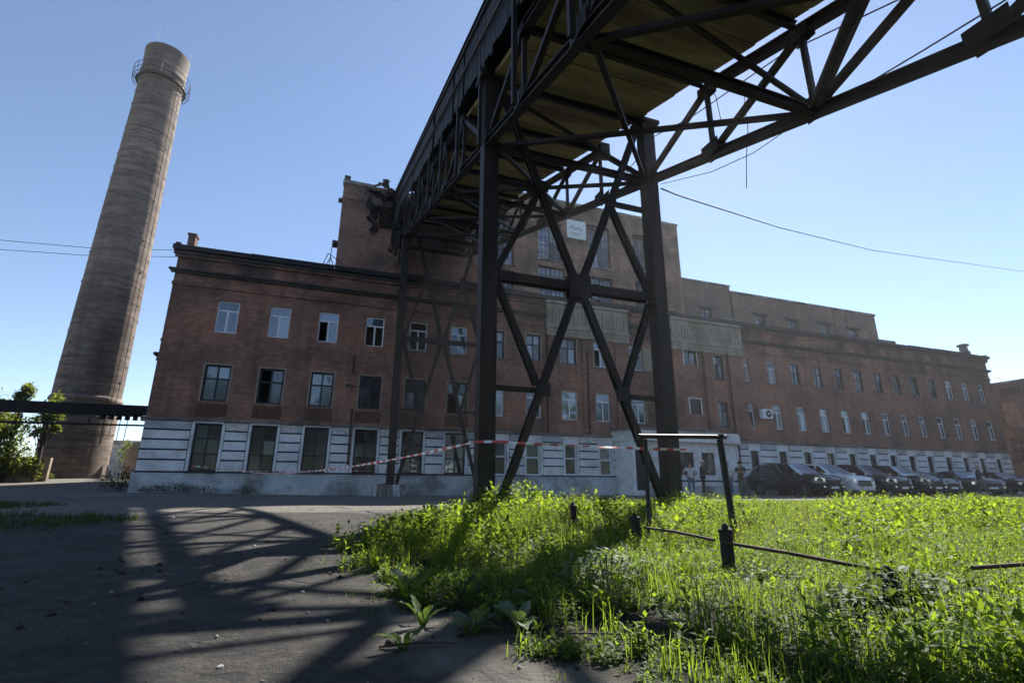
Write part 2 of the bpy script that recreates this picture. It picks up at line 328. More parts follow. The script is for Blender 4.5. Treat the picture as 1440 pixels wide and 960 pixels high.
# ------------------------------------------------------------------ windows
def window(parent, x0, x1, z0, z1, y, kind, panes, surround=None, sill=None, wide=False):
    """frame mesh + pane / sill / surround children. y = wall face; frame sits .12 behind it."""
    fm = PVC if kind == 'pvc' else (WOODB if kind == 'brown' else WOODD); t = .06 if kind == 'pvc' else .075
    f = MB(); ya, yb = y+.10, y+.16; H = z1-z0; W = x1-x0
    f.box(x0, x0+t, ya, yb, z0, z1); f.box(x1-t, x1, ya, yb, z0, z1); f.box(x0+t, x1-t, ya, yb, z0, z0+t); f.box(x0+t, x1-t, ya, yb, z1-t, z1)
    xm = (x0+x1)/2; rects = []; i0, i1 = x0+t, x1-t; b0, b1 = z0+t, z1-t
    if kind == 'pvc':
        zt = z0+H*.70; f.box(i0, i1, ya+.003, yb-.003, zt-t*.6, zt+t*.6); f.box(xm-t*.6, xm+t*.6, ya+.001, yb-.001, b0, zt-t*.6)
        rects = [(i0, i1, zt+t*.6, b1), (i0, xm-t*.6, b0, zt-t*.6), (xm+t*.6, i1, b0, zt-t*.6)]
    elif kind in ('wood', 'brown'):
        zt = z0+H*(.62 if kind == 'wood' else .68); f.box(i0, i1, ya+.003, yb-.003, zt-t*.5, zt+t*.5)
        f.box(xm-t*.5, xm+t*.5, ya+.001, yb-.001, b0, zt-t*.5); f.box(xm-t*.5, xm+t*.5, ya+.001, yb-.001, zt+t*.5, b1)
        rects = [(i0, xm-t*.5, zt+t*.5, b1), (xm+t*.5, i1, zt+t*.5, b1), (i0, xm-t*.5, b0, zt-t*.5), (xm+t*.5, i1, b0, zt-t*.5)]
    elif kind == 'tall':
        z2 = z0+H*.36; z3 = z0+H*.68
        for q in (z2, z3): f.box(i0, i1, ya+.003, yb-.003, q-t*.4, q+t*.4)
        for a, c in ((b0, z2-t*.4), (z2+t*.4, z3-t*.4), (z3+t*.4, b1)):
            f.box(xm-t*.4, xm+t*.4, ya+.001, yb-.001, a, c); rects += [(i0, xm-t*.4, a, c), (xm+t*.4, i1, a, c)]
    elif kind == 'bar':
        zt = z0+H*.55; f.box(i0, i1, ya+.003, yb-.003, zt-.035, zt+.035); rects = [(i0, i1, zt+.035, b1), (i0, i1, b0, zt-.035)]
    elif kind == 'single':
        f.box(xm-.03, xm+.03, ya+.002, yb-.002, b0, b1); rects = [(i0, xm-.03, b0, b1), (xm+.03, i1, b0, b1)]
    fo = f.build('window', PVC if kind == 'bar' else fm, parent)
    for r, g in zip(rects, panes):
        if g is None: continue
        j = random.uniform(-.004, .004)
        MB().box(r[0], r[1], y+.125+j, y+.131+j, r[2], r[3]).build('pane', g, fo)
    if surround:
        s = .07; m_ = MB(); m_.box(x0-s, x0, y-.012, y+.09, z0-.02, z1+s); m_.box(x1, x1+s, y-.012, y+.09, z0-.02, z1+s); m_.box(x0, x1, y-.012, y+.09, z1, z1+s); m_.build('surround', surround, fo)
    if sill:
        MB().box(x0-.08, x1+.08, y-.09, y+.10, z0-.09, z0-.02).build('sill', sill, fo)
    return fo
P = {'S': GSKY, 'C': GCUR, 'D': GDARK, 'M': GMID, 'O': GOLD, '-': None}
def pn(s): return [P[c] for c in s]

# ------------------------------------------------------------------ long brick office building
B = thing('brick_building', 'long three storey dark red brick factory building with white painted ground floor', 'building', loc=(0, 0, 0))
YF = 25.; XL_, XR_ = -7.18, 51.2
LW = [-4.82, -2.63, -.45, 1.75, 3.93, 6.08]
row3 = [(c-.45, c+.45) for c in LW] + [(7.75, 8.62), (9.90, 10.76), (12.0, 12.97), (14.14, 15.04), (16.5, 17.42)]
row3k = ['pvc:SSS', 'pvc:SSS', 'pvc:S-S', 'pvc:S--', 'pvc:DMM', 'pvc:SMS', 'wood:CCCM', 'wood:CCCC', 'wood:CCCC', 'pvc:S-C', 'pvc:CDC']
RWX = [25.2, 27.53, 29.63, 31.7, 33.73, 35.7, 37.72, 39.68, 41.63, 43.7, 45.7, 47.68, 49.72]
r3r = ['pvc:CMC', 'pvc:CMC', 'wood:CCMM', 'wood:CCMC', 'wood:CCDD', 'wood:CCCM', 'wood:CCDD', 'brown:CDMM', 'wood:SDSD', 'wood:MMSD', 'pvc:CCS', 'pvc:CCS', 'pvc:CCS']
r2k = ['wood:SSMM', 'wood:-M-M', 'wood:CCCM', 'wood:SMMM', 'wood:MMCM', 'wood:CM-C', 'pvc:CCC', 'pvc:CCC', 'pvc:SSS', 'pvc:SSC', 'pvc:SCS']
r2r = ['pvc:CCM', 'pvc:CMC', 'pvc:CCC', 'pvc:SSC', 'pvc:C-C', 'pvc:C-C', 'pvc:CCS', 'pvc:CCS', 'pvc:C-C', 'pvc:SCS', 'pvc:SCS', 'pvc:CCS', 'pvc:SCS']
holes = []; specs = []
def addw(x0, x1, z0, z1, spec, sur=None, sill=None):
    k, p_ = spec.split(':'); holes.append((x0, x1, z0, z1)); specs.append((x0, x1, z0, z1, k, pn(p_), sur, sill))
for (a, c), s_ in zip(row3, row3k): addw(a, c, 7.08, 8.60 if a < 16 else 8.52, s_, STUCCO if (s_[0] == 'w' or a > 7) else None, CORN if a > 2.9 and s_[0] == 'p' or a in (7.75,) else None)
for q, s_ in zip(RWX, r3r): addw(q-.38, q+.38, 7.06, 8.53, s_, None, CORN if random.random() < .5 else None)
for k, c in enumerate(LW): addw(c-.51, c+.51, 3.97, 5.58, r2k[k], STUCCO)
for k, (a, c) in enumerate(row3[6:]): addw(a, c, 3.95, 5.54, r2k[6+k], STUCCO if k == 4 else None)
for q, s_ in zip(RWX, r2r): addw(q-.39, q+.39, 4.02, 5.58, s_)
addw(20.5, 21.45, 7.78, 8.77, 'single:MM', WHITE); addw(20.62, 21.44, 4.67, 5.63, 'single:DD', WHITE)
addw(22.77, 23.5, 7.05, 8.53, 'wood:CDDM', STUCCO, CORN); addw(22.74, 23.52, 3.98, 5.53, 'wood:CDCM', None, None)
wb = MB().wall(XL_, XR_, 3.06, 10.8, YF, holes, .22)
wb.build('front_wall', BRICK, B)
for s_ in specs: window(B, *s_[:4], YF, s_[4], s_[5], s_[6], s_[7])
MB().box(17.55, 18.2, YF-.02, YF+.03, 7.1, 8.5).build('blind_panel', STUCCO, B)
# ground floor
g_holes = [(c-.52, c+.52, 1.0, 3.0) for c in LW]; mid = [(8.4-.4, 8.4+.4, .97, 2.66), (9.87, 10.68, .97, 2.64), (12.12, 12.83, 1.0, 2.6), (14.25, 14.98, 1.0, 2.5)]
rg = [(q-.34, q+.34, 1.0, 2.62) for q in RWX]
allg = g_holes+mid+rg
MB().wall(XL_, XR_, 0, 3.06, YF+.03, allg, .22, 0, 1).build('ground_floor_wall', [GROOVE, WHITE], B)
gk = ['tall:DDDDDD', 'tall:DDDMDD', 'tall:DDDDDD', 'tall:DDMMDM', 'tall:MCMMDM', 'tall:CMMMMM']
for h_, k in zip(g_holes, gk): window(B, *h_, YF+.03, 'tall', pn(k.split(':')[1]))
for h_ in mid: window(B, *h_, YF+.03, 'bar', [random.choice([GMID, GCUR, GDARK]), random.choice([GDARK, GMID])])
for h_ in rg: window(B, *h_, YF+.03, 'single', [random.choice([GMID, GDARK, GOLD]), random.choice([GDARK, GMID])])
# rusticated white blocks between the windows, joints left dark
bz = [(1.0, 1.42), (1.49, 1.83), (1.90, 2.24), (2.31, 2.65)]
def blocks(x0, x1):
    for a, c in bz:
        j = random.uniform(0, .012); MB().box(x0+.02, x1-.02, YF-.035-j, YF+.03, a, c).build('rustication_block', WHITE, B)
    MB().box(x0+.02, x1-.02, YF-.04, YF+.03, 2.72, 3.05).build('rustication_block', WHITEB, B)
hs = sorted(allg); edges = [XL_] + [q for h_ in hs for q in h_[:2]] + [XR_]
for k in range(0, len(edges), 2):
    x0, x1 = edges[k], edges[k+1]
    if x0 < 15.2 < x1: blocks(x0+.12, 15.35); blocks(24.05, x1-.1)
    else: blocks(x0 + (.12 if k else 0), x1-(.12 if k+2 < len(edges) else 0))
for h_ in allg:   # flat white bands beside the openings
    for a, c in ((h_[0]-.115, h_[0]-.003), (h_[1]+.003, h_[1]+.115)): MB().box(a, c, YF-.02, YF+.03, 1.0, 3.05).build('window_band', WHITE, B)
    if h_[3] < 2.9: MB().box(h_[0]-.003, h_[1]+.003, YF-.018, YF+.03, h_[3]+.002, 3.05).build('lintel_band', WHITE, B)
    else: MB().box(h_[0]-.06, h_[1]+.06, YF-.06, YF+.03, 3.0, 3.07).build('lintel_band', WHITE, B)
    if h_[0] < 8: MB().box(h_[0]-.12, h_[1]+.12, YF-.22, YF+.06, .93, .995).build('sill', DCORN, B)
MB().box(XL_-.06, 15.35, YF-.16, YF+.025, -.3, .925).build('plinth', PLINTH, B); MB().box(23.95, XR_+.05, YF-.16, YF+.025, -.3, .925).build('plinth', PLINTH, B)
# string courses, frieze, parapet
lb = MB(); lb.box(XL_-.14, 15.3, YF-.14, YF+.02, 3.075, 3.17); lb.box(24.0, XR_+.12, YF-.14, YF+.02, 3.075, 3.17); lb.build('string_course', CORN, B)
MB().box(XL_-.10, XL_+.05, YF-.10, YF+9.9, 3.05, 3.2).build('string_course', WHITE, B)
MB().box(XL_-.03, 11.12, YF-.07, YF+.02, 9.12, 9.27).build('string_course', BRICK, B); MB().box(25.1, XR_+.03, YF-.07, YF+.02, 9.0, 9.12).build('string_course', BRICK, B)
for x0, x1, z in ((XL_, 11.12, 0), (16.42, 19.58, 0), (25.1, XR_, -.05)):
    MB().box(x0-(.14 if x0 < -7 else 0), x1+(.14 if x1 > 50 else 0), YF-.13, YF+.02, 9.68+z, 9.78+z).build('cornice', DCORN, B)
    MB().box(x0-(.22 if x0 < -7 else 0), x1+(.2 if x1 > 50 else 0), YF-.2, YF+.02, 9.782+z, 9.87+z).build('cornice', DCORN, B)
    MB().box(x0-(.10 if x0 < -7 else 0), x1+(.1 if x1 > 50 else 0), YF-.10, YF+.02, 10.45, 10.58).build('cornice', BRICK, B)
    MB().box(x0-(.16 if x0 < -7 else 0), x1+(.16 if x1 > 50 else 0), YF-.16, YF+.02, 10.582, 10.72).build('cornice', DCORN, B)
xx = XL_-.2
while xx < XR_+.2:          # uneven lengths of roof-edge felt
    x2 = min(xx+random.uniform(2.6, 4.2), XR_+.25); MB().box(xx, x2-.015, YF-.28+random.uniform(-.03, .03), YF+1.2, 10.74+random.uniform(0, .02), 10.99+random.uniform(-.03, .05)).build('coping', COPING, B); xx = x2
for x in (XL_-.16, XR_-.05):
    MB().box(x, x+.2, YF-.16, YF+.1, 10.99, 11.12).build('coping_block', DCORN, B)
MB().quad((XL_, YF, -.3), (XL_, YF, 10.8), (XL_, YF+10, 10.8), (XL_, YF+10, -.3)).build('side_wall', BRICK, B)
MB().quad((XR_, YF, 0), (XR_, YF+10, 0), (XR_, YF+10, 10.8), (XR_, YF, 10.8)).build('side_wall', BRICK, B)
MB().quad((XL_, YF+10, -.3), (XL_, YF+10, 10.8), (XR_, YF+10, 10.8), (XR_, YF+10, -.3)).build('back_wall', BRICK, B)
MB().quad((XL_, YF, 10.72), (XR_, YF, 10.72), (XR_, YF+10, 10.9), (XL_, YF+10, 10.9)).build('roof', COPING, B)
fl = MB()
for z in (3.3, 6.4, 9.2): fl.quad((XL_+.01, YF+.26, z), (XR_-.01, YF+.26, z), (XR_-.01, YF+9.9, z), (XL_+.01, YF+9.9, z))
fl.build('floor', CONCRETE, B)
MB().quad((XL_+.02, YF+3.2, 0), (XR_-.02, YF+3.2, 0), (XR_-.02, YF+3.2, 10.6), (XL_+.02, YF+3.2, 10.6)).build('inner_wall', CONCRETE, B)
# soldier courses under the second-storey windows
for c in LW:
    s_ = MB(); k = 0; x = c-.6
    while x < c+.58: s_.box(x, x+.058, YF-.02-.012*(k % 3 == 0), YF+.01, 3.3+.01*(k % 2), 3.86-.02*(k % 3)); x += .07; k += 1
    o = s_.build('soldier_course', SOLDIER, B)
    d_ = MB()
    for q in range(4): d_.box(c-.33+q*.2, c-.26+q*.2, YF-.05, YF+.01, 3.88, 3.93)
    d_.build('sill_stubs', STUCCO, B)
# pilasters and concrete frieze panels over the projecting bays
for a, c in ((11.13, 11.72), (13.3, 13.85), (15.5, 16.42), (19.58, 20.15), (21.85, 22.4), (23.85, 25.1)):
    MB().box(a, c, YF-.10, YF+.02, 3.25, 8.62).build('pilaster', BRICK, B)
for x0, x1, z0, z1 in ((11.10, 16.45, 8.63, 10.72), (19.55, 25.15, 8.63, 10.72)):
    f = MB(); f.box(x0, x1, YF-.15, YF+.02, z0+.42, z1); f.box(x0, x1, YF-.19, YF+.02, z0, z0+.22); f.box(x0, x1, YF-.23, YF+.02, z0+.222, z0+.40)
    f.box(x0-.06, x1+.06, YF-.24, YF+.02, z0+.44, z0+.54); f.box(x0-.05, x1+.05, YF-.27, YF+.02, z1-.16, z1+.01)
    fp = f.build('frieze_panel', CONC, B)
    r_ = MB(); k = 0; x = x0+.1
    while x < x1-.12: r_.box(x, x+.15, YF-.185-.015*(k % 3 == 1), YF-.14, z0+.78, z1-.42-.05*(k % 3)); x += .235; k += 1
    r_.build('frieze_ribs', CONC, fp)
# drain pipes
for x, za, zb in ((11.08, 3.2, 8.7), (13.6, 3.2, 7.9), (21.82, 3.6, 8.7), (23.78, 3.0, 8.9), (-.02+.9, 5.6, 6.5)):
    d = MB().tube([(x, YF-.17, za), (x, YF-.17, zb)], .05, 8); z = za+.4
    while z < zb: d.tube([(x, YF-.17, z), (x, YF-.17, z+.06)], .065, 8); z += 1.6
    d.build('drain_pipe', RUST if x > 5 else IRON, B)
d = MB().tube([(1.02, YF-.2, 1.35), (1.0, YF-.2, 3.9)], .05, 8); d.tube([(1.0, YF-.2, 4.95), (.75, YF-.22, 5.02), (.6, YF-.15, 5.0)], .045, 6); d.build('drain_pipe', IRON, B)
MB().box(-7.02, -6.72, YF+.3, YF+.75, 10.95, 11.75).box(-7.06, -6.68, YF+.26, YF+.79, 11.75, 11.84).build('roof_pier', BRICK, B)
for x, w_ in ((25.4, 1.5), (40.9, 1.6)):
    v_ = MB(); v_.box(x-w_/2, x+w_/2, YF+.9, YF+1.7, 10.9, 11.45); v_.box(x-w_/2-.15, x+w_/2+.15, YF+.8, YF+1.8, 11.45, 11.62); v_.build('roof_hatch', CORN, B)
MB().lathe([(.4, 10.9), (.4, 11.55), (.3, 11.6), (.28, 12.0), (.42, 12.02), (.42, 12.15), (.05, 12.3)], 12, (50.3, YF+.8, 0)).build('roof_vent', CORN, B)
# corner stone steps on the left wall
for z, w_ in ((6.6, .18), (5.95, .34), (5.7, .2)): MB().box(XL_-w_, XL_, YF+.5, YF+1.1, z, z+.12).build('corbel', DCORN, B)
# entrance porch
plan = [(15.2, 25.0), (15.6, 23.9), (22.55, 23.9), (23.9, 24.98)]; can = [(15.0, 24.97), (15.9, 23.55), (22.65, 23.55), (24.15, 24.97)]
pb = MB(); po = [(15.78, 16.36, .25, 2.42), (18.7, 19.66, 1.07, 2.32), (20.18, 21.1, 1.07, 2.32)]
pb.wall(15.6, 22.55, 0, 2.9, 23.9, po, .15); pb.quad((15.2, 25, 0), (15.6, 23.9, 0), (15.6, 23.9, 2.9), (15.2, 25, 2.9)); pb.quad((22.55, 23.9, 0), (23.9, 24.98, 0), (23.9, 24.98, 2.9), (22.55, 23.9, 2.9))
pb.build('porch_wall', WHITE, B)
MB().box(16.4, 22.6, 23.86, 23.905, .72, .80).build('porch_stripe', GROOVE, B)
MB().box(16.42, 22.6, 23.84, 23.91, -.1, .5).build('porch_base', PLINTH, B)
cb = MB(); n4 = len(can)
for k in range(n4-1): cb.quad((*can[k], 2.86), (*can[k+1], 2.86), (*can[k+1], 3.42), (*can[k], 3.42))
cb.quad(*[(*p_, 2.86) for p_ in can[::-1]]); cb.quad(*[(*p_, 3.42) for p_ in can]); co_ = cb.build('canopy', WHITE, B)
ct = MB(); c2 = [(p_[0]+(-.08 if k < 2 else .0), p_[1]-.06) for k, p_ in enumerate(can)]; c2[3] = (22.9, 24.9); c2[2] = (20.6, 23.49)
for k in range(3): ct.quad((*c2[k], 3.43), (*c2[k+1], 3.43), (*c2[k+1], 3.55), (*c2[k], 3.55))
ct.quad(*[(*p_, 3.55) for p_ in c2]); ct.build('canopy_edge', CORN, co_)
MB().box(15.8, 16.34, 24.0, 24.06, .25, 2.4).build('door', mat('door_paint', (.016, .018, .026), .5, .3), B)
for h_ in po[1:]:
    window(B, *h_, 23.9, 'single', [GDARK, GDARK] if h_[0] < 20 else [GDARK, GMID])
# air conditioner box
ac = thing('air_conditioner', 'white air conditioner unit fixed to the brick wall between second storey windows', 'air conditioner', loc=(26.15, 24.75, 4.9)); ac.scale = (.86, .86, .86)
a_ = MB().box(-.46, .46, -.32, 0, -.34, .34).build('casing', PVC, ac)
MB().lathe([(.26, -.005), (.26, 0.02)], 20, (.08, -.335, 0), axis='y', cap=True).build('fan_grille', IRON, ac); MB().lathe([(.08, -.02), (.08, 0)], 12, (.08, -.345, 0), axis='y', cap=True).build('fan_hub', PVC, ac)
for x in (-.38, .38): MB().box(x-.02, x+.02, -.3, .26, -.39, -.35).build('bracket', IRON, ac)

# ------------------------------------------------------------------ tall boiler house behind, annex, right-hand building
T = thing('boiler_house', 'tall red brick boiler house rising behind the roof, with burnt upper left corner', 'building')
YT = 28.5; tx0, tx1 = -.5, 23.8
tw = [(9.1, 10.4, 14.4, 17.6), (12.2, 14.0, 15.18, 18.0), (16.0, 17.8, 15.18, 18.45), (19.75, 20.75, 15.45, 18.35), (9.15, 10.4, 11.2, 13.9), (12.17, 14.15, 11.3, 14.64), (15.9, 17.85, 11.3, 14.43), (19.7, 20.65, 11.3, 14.65)]
hole = [(2.5, 7.2, 14.4, 17.3), (1.7, 2.5, 15.4, 16.9), (1.2, 1.7, 16.3, 16.9), (2.0, 2.6, 17.3, 17.95)]
MB().wall(tx0, tx1, 10, 18.15, YT, [h_ for h_ in tw if h_[3] < 18.1]+hole+[(16.0, 17.8, 15.18, 18.15), (19.75, 20.75, 15.45, 18.15)], .35).build('front_wall', BRICK2, T)
MB().wall(8.0, tx1, 18.15, 19.75, YT, [(16.0, 17.8, 18.15, 18.45), (19.75, 20.75, 18.15, 18.35)], .35).build('front_wall', BRICK2, T)
MB().quad((8., YT+.3, 18.15), (8., YT, 18.15), (8., YT, 19.75), (8., YT+.3, 19.75)).build('side_wall', BRICK2, T)
MB().quad((tx0, YT, 10), (tx0, YT, 18.15), (tx0, YT+14, 18.15), (tx0, YT+14, 10)).build('side_wall', BRICK2, T)
MB().quad((tx1, YT, 10), (tx1, YT+14, 10), (tx1, YT+14, 19.75), (tx1, YT, 19.75)).build('side_wall', BRICK2, T)
MB().quad((tx0, YT+14, 10), (tx0, YT+14, 18.1), (tx1, YT+14, 18.1), (tx1, YT+14, 10)).build('back_wall', BRICK2, T)
MB().quad((tx0, YT+.36, 18.1), (8, YT+.36, 18.1), (8, YT+14, 18.1), (tx0, YT+14, 18.1)).build('roof', COPING, T); MB().quad((8, YT, 19.7), (tx1, YT, 19.7), (tx1, YT+14, 19.7), (8, YT+14, 19.7)).build('roof', COPING, T)
MB().box(tx0-.06, 1.2, YT-.08, YT+.4, 18.0, 18.2).build('coping', CORN, T); MB().box(7.94, tx1+.05, YT-.07, YT+.4, 19.72, 19.88).build('coping', CORN, T)
MB().box(tx0+.0, tx0+.35, YT, YT+.4, 18.2, 18.55).build('roof_pier', DCORN, T)
for z in (16.95, 12.5): MB().box(tx0-.04, (1.0 if z > 15 else 8), YT-.05, YT+.01, z, z+.1).build('string_course', BRICK2, T)
MB().box(tx0-.22, tx0, YT+.1, YT+.5, 16.9, 17.0).box(tx0-.3, tx0, YT+.1, YT+.7, 14.0, 14.2).build('corbel', DCORN, T)
for h_ in tw:
    f = MB(); x0, x1, z0, z1 = h_; nxm = 4 if x1-x0 < 1.5 else 6; nz = max(4, int((z1-z0)/.5)); ya = YT+.2
    for k in range(nxm+1):
        x = x0+(x1-x0)*k/nxm; wd = .05 if k in (0, nxm, nxm//2) else .02; f.box(max(x-wd, x0), min(x+wd, x1), ya, ya+.06, z0, z1)
    for k in range(nz+1):
        z = z0+(z1-z0)*k/nz; wd = .05 if k in (0, nz) else .022; f.box(x0, x1, ya+.004, ya+.056, max(z-wd, z0), min(z+wd, z1))
    fo = f.build('window', STEELL, T)
    for k in range(2):
        for q in range(2):
            if random.random() < .06: continue
            a0, a1 = x0+(x1-x0)*k/2, x0+(x1-x0)*(k+1)/2; b0, b1 = z0+(z1-z0)*q/2, z0+(z1-z0)*(q+1)/2
            MB().box(a0+.01, a1-.01, ya+.026, ya+.032, b0+.01, b1-.01).build('pane', random.choice([GOLD, GOLD, GSKY, GMID]), fo)
    MB().box(x0-.12, x1+.12, YT-.08, YT+.15, z0-.14, z0-.01).build('sill', CORN, fo)
    MB().box(x0-.1, x1+.1, YT-.03, YT+.05, z1+.01, z1+.2).build('lintel', BRICK2, fo)
# charred sheets and jagged brick round the burnt opening
for k in range(26):
    a = random.random(); x = random.uniform(1.1, 2.7); z = random.uniform(15.2, 18.0); s_ = random.uniform(.2, .55)
    q = MB(); c = Vector((x, YT-random.uniform(.02, .5), z)); pts = [c+Vector((random.uniform(-s_, s_)*.7, random.uniform(-.15, .15), random.uniform(-s_, s_))) for _ in range(4)]
    q.quad(*pts); q.quad(*[p_+Vector((0, .05, 0)) for p_ in pts[::-1]]); q.build('charred_sheet', CHAR, T)
for k in range(34):
    x = random.uniform(2.45, 3.5); z = random.uniform(12.9, 16.6); s_ = random.uniform(.2, .5); q = MB(); c = Vector((x, YT-random.uniform(.02, .7), z)); pts = [c+Vector((random.uniform(-s_, s_)*.6, random.uniform(-.15, .15), random.uniform(-s_, s_))) for _ in range(4)]
    q.quad(*pts); q.quad(*[p_+Vector((0, .04, 0)) for p_ in pts[::-1]]); q.build('charred_sheet', CHAR, T)
for k in range(10):
    x = .7+k*.12+random.uniform(-.1, .1); MB().box(x, x+random.uniform(.15, .35), YT-.03, YT+.3, 17.3+random.uniform(-.2, .4), 17.75+random.uniform(0, .3)).build('broken_brickwork', DCORN, T)
rf = MB(); rf.quad((1.0, YT-.2, 17.75), (2.7, YT-.3, 17.25), (2.5, YT+2, 18.3), (.9, YT+2, 18.5)); rf.quad((1.0, YT-.2, 17.67), (.9, YT+2, 18.42), (2.5, YT+2, 18.22), (2.7, YT-.3, 17.17))
rf.beam((1.2, YT, 18.15), (2.1, YT+.6, 19.0), .5, .06); rf.beam((1.5, YT-.2, 18.35), (2.6, YT-.2, 17.9), .1, .1); rf.beam((1.9, YT, 18.8), (2.0, YT, 18.2), .35, .05); rf.build('collapsed_roof', CHAR, T)
rl = MB()
for k in range(9): rl.tube([(-.3+k*.38, YT+1.2, 18.1), (-.3+k*.38, YT+1.2, 19.0)], .018, 5)
for z in (18.55, 19.0): rl.tube([(-.3, YT+1.2, z), (2.9, YT+1.2, z)], .016, 5)
rl.build('roof_railing', IRON, T)
an = MB(); A0 = Vector((-.8, 27.0, 10.9))
for p_, q_ in (((0, 0, 0), (.05, 0, 2.1)), ((-.5, 0, 0), (.05, 0, 1.5)), ((.6, 0, 0), (.05, 0, 1.5)), ((-.6, 0, 0), (-.1, 0, 1.7)), ((-.1, 0, 1.7), (.7, 0, 1.2)), ((.7, 0, 1.2), (.7, 0, 0)), ((-.35, 0, .7), (.6, 0, .6))): an.tube([A0+Vector(p_), A0+Vector(q_)], .022, 5)
tag(an.build('roof_antenna', IRON), 'thin metal frame aerial standing on the left roof beside the boiler house', 'antenna')
sg = thing('wall_sign', 'square white sign with a dark mountain line logo high on the brick wall', 'sign', loc=(15.08, YT-.06, 17.75))
MB().box(-.73, .73, -.06, .05, -.70, .70).build('board', SIGNW, sg)
lo = MB(); pk = [(-.52, .02), (-.38, .22), (-.27, .20), (-.08, .02), (.02, .04), (.12, .13), (.22, .12), (.40, -.08)]
for a, c in zip(pk, pk[1:]): lo.beam((a[0], -.066, a[1]), (c[0], -.066, c[1]), .012, .055)
for a, c in (((-.52, .02), (-.42, .10)), ((-.28, -.06), (-.2, -.06)), ((.02, .04), (-.12, -.02))): lo.beam((a[0], -.065, a[1]), (c[0], -.065, c[1]), .010, .035)
lo.build('logo', SIGNG, sg)
tx = MB()
for k in range(9): tx.box(-.42+k*.09, -.365+k*.09, -.068, -.058, -.33+(.02 if k % 3 else 0), -.27)
for k in range(7): tx.box(-.33+k*.09, -.27+k*.09, -.068, -.058, -.43, -.39)
tx.build('lettering', SIGNG, sg)

AN = thing('rear_annex', 'low brown brick annex behind the right wing roof with a row of small windows', 'building')
aw = [(25.75, 26.75, 12.72, 13.48), (31.0, 32.1, 12.6, 13.55), (34.4, 35.5, 12.6, 13.53), (37.95, 39.1, 12.6, 13.6), (41.3, 42.45, 12.6, 13.5)]
MB().wall(23.8, 44.9, 10, 15.1, 29, aw, .25).build('front_wall', BRICK3, AN); MB().wall(23.8, 28.75, 15.1, 15.6, 29).build('front_wall', BRICK3, AN)
MB().quad((44.9, 29, 10), (44.9, 39, 10), (44.9, 39, 15.1), (44.9, 29, 15.1)).build('side_wall', BRICK3, AN)
MB().box(28.75, 44.98, 28.92, 39, 15.1, 15.28).build('coping', CORN, AN); MB().box(23.8, 28.8, 28.92, 39, 15.6, 15.72).build('coping', CORN, AN); MB().box(28.68, 28.82, 28.93, 29.02, 10, 15.1).build('drain_pipe', RUST, AN)
for h_ in aw:
    window(AN, *h_, 29.05, 'wood', pn(random.choice(['OMOM', 'MOMO', 'OOMM']))); MB().box(h_[0]-.25, h_[1]+.25, 28.9, 29.02, h_[3]+.03, h_[3]+.2).build('lintel', DCORN, AN)

RB = thing('side_building', 'brown brick building at the right end with a large many paned window', 'building')
xw = 54.
def xwall(mb, y0, y1, z0, z1, hs_):
    t_ = MB().wall(-y1, -y0, z0, z1, 0, [(-h_[1], -h_[0], h_[2], h_[3]) for h_ in hs_], .25)
    for f_, m_ in zip(t_.f, t_.m):
        mb.quad(*[(xw+t_.v[k][1], -t_.v[k][0], t_.v[k][2]) for k in f_], m=m_)
hs_ = [(24.9, 26.15, 5.3, 7.4), (24.7, 26.1, 2.4, 4.5), (18.5, 22, 5.0, 7.6)]
wm = MB(); xwall(wm, 14, 27.5, 0, 9.0, hs_); wm.build('front_wall', BRICK4, RB)
MB().box(xw-.08, xw+12, 13.9, 27.6, 9.0, 9.18).build('coping', CORN, RB)
MB().quad((xw, 14, 8.98), (xw+12, 14, 8.98), (xw+12, 27.5, 8.98), (xw, 27.5, 8.98)).build('roof', COPING, RB)
MB().quad((xw+12, 14, 0), (xw+12, 27.5, 0), (xw+12, 27.5, 8.98), (xw+12, 14, 8.98)).build('back_wall', BRICK4, RB)
MB().quad((xw, 27.5, 0), (xw, 27.5, 9), (xw+12, 27.5, 9), (xw+12, 27.5, 0)).build('side_wall', BRICK4, RB); MB().quad((xw, 14, 0), (xw+12, 14, 0), (xw+12, 14, 9), (xw, 14, 9)).build('side_wall', BRICK4, RB)
for h_ in hs_:
    f = MB(); ny_ = 3 if h_[1]-h_[0] < 2 else 6
    for k in range(ny_+1):
        y = h_[0]+(h_[1]-h_[0])*k/ny_; f.box(xw+.1, xw+.16, y-.035, y+.035, h_[2], h_[3])
    for k in range(4):
        z = h_[2]+(h_[3]-h_[2])*k/3; f.box(xw+.102, xw+.158, h_[0], h_[1], z-.035, z+.035)
    fo = f.build('window', CORN, RB); MB().box(xw+.125, xw+.132, h_[0], h_[1], h_[2], h_[3]).build('pane', GMID if h_[2] > 5 else GDARK, fo)
MB().box(xw-.05, xw+.02, 24.6, 25.9, 8.0, 8.6).build('vent', IRON, RB)

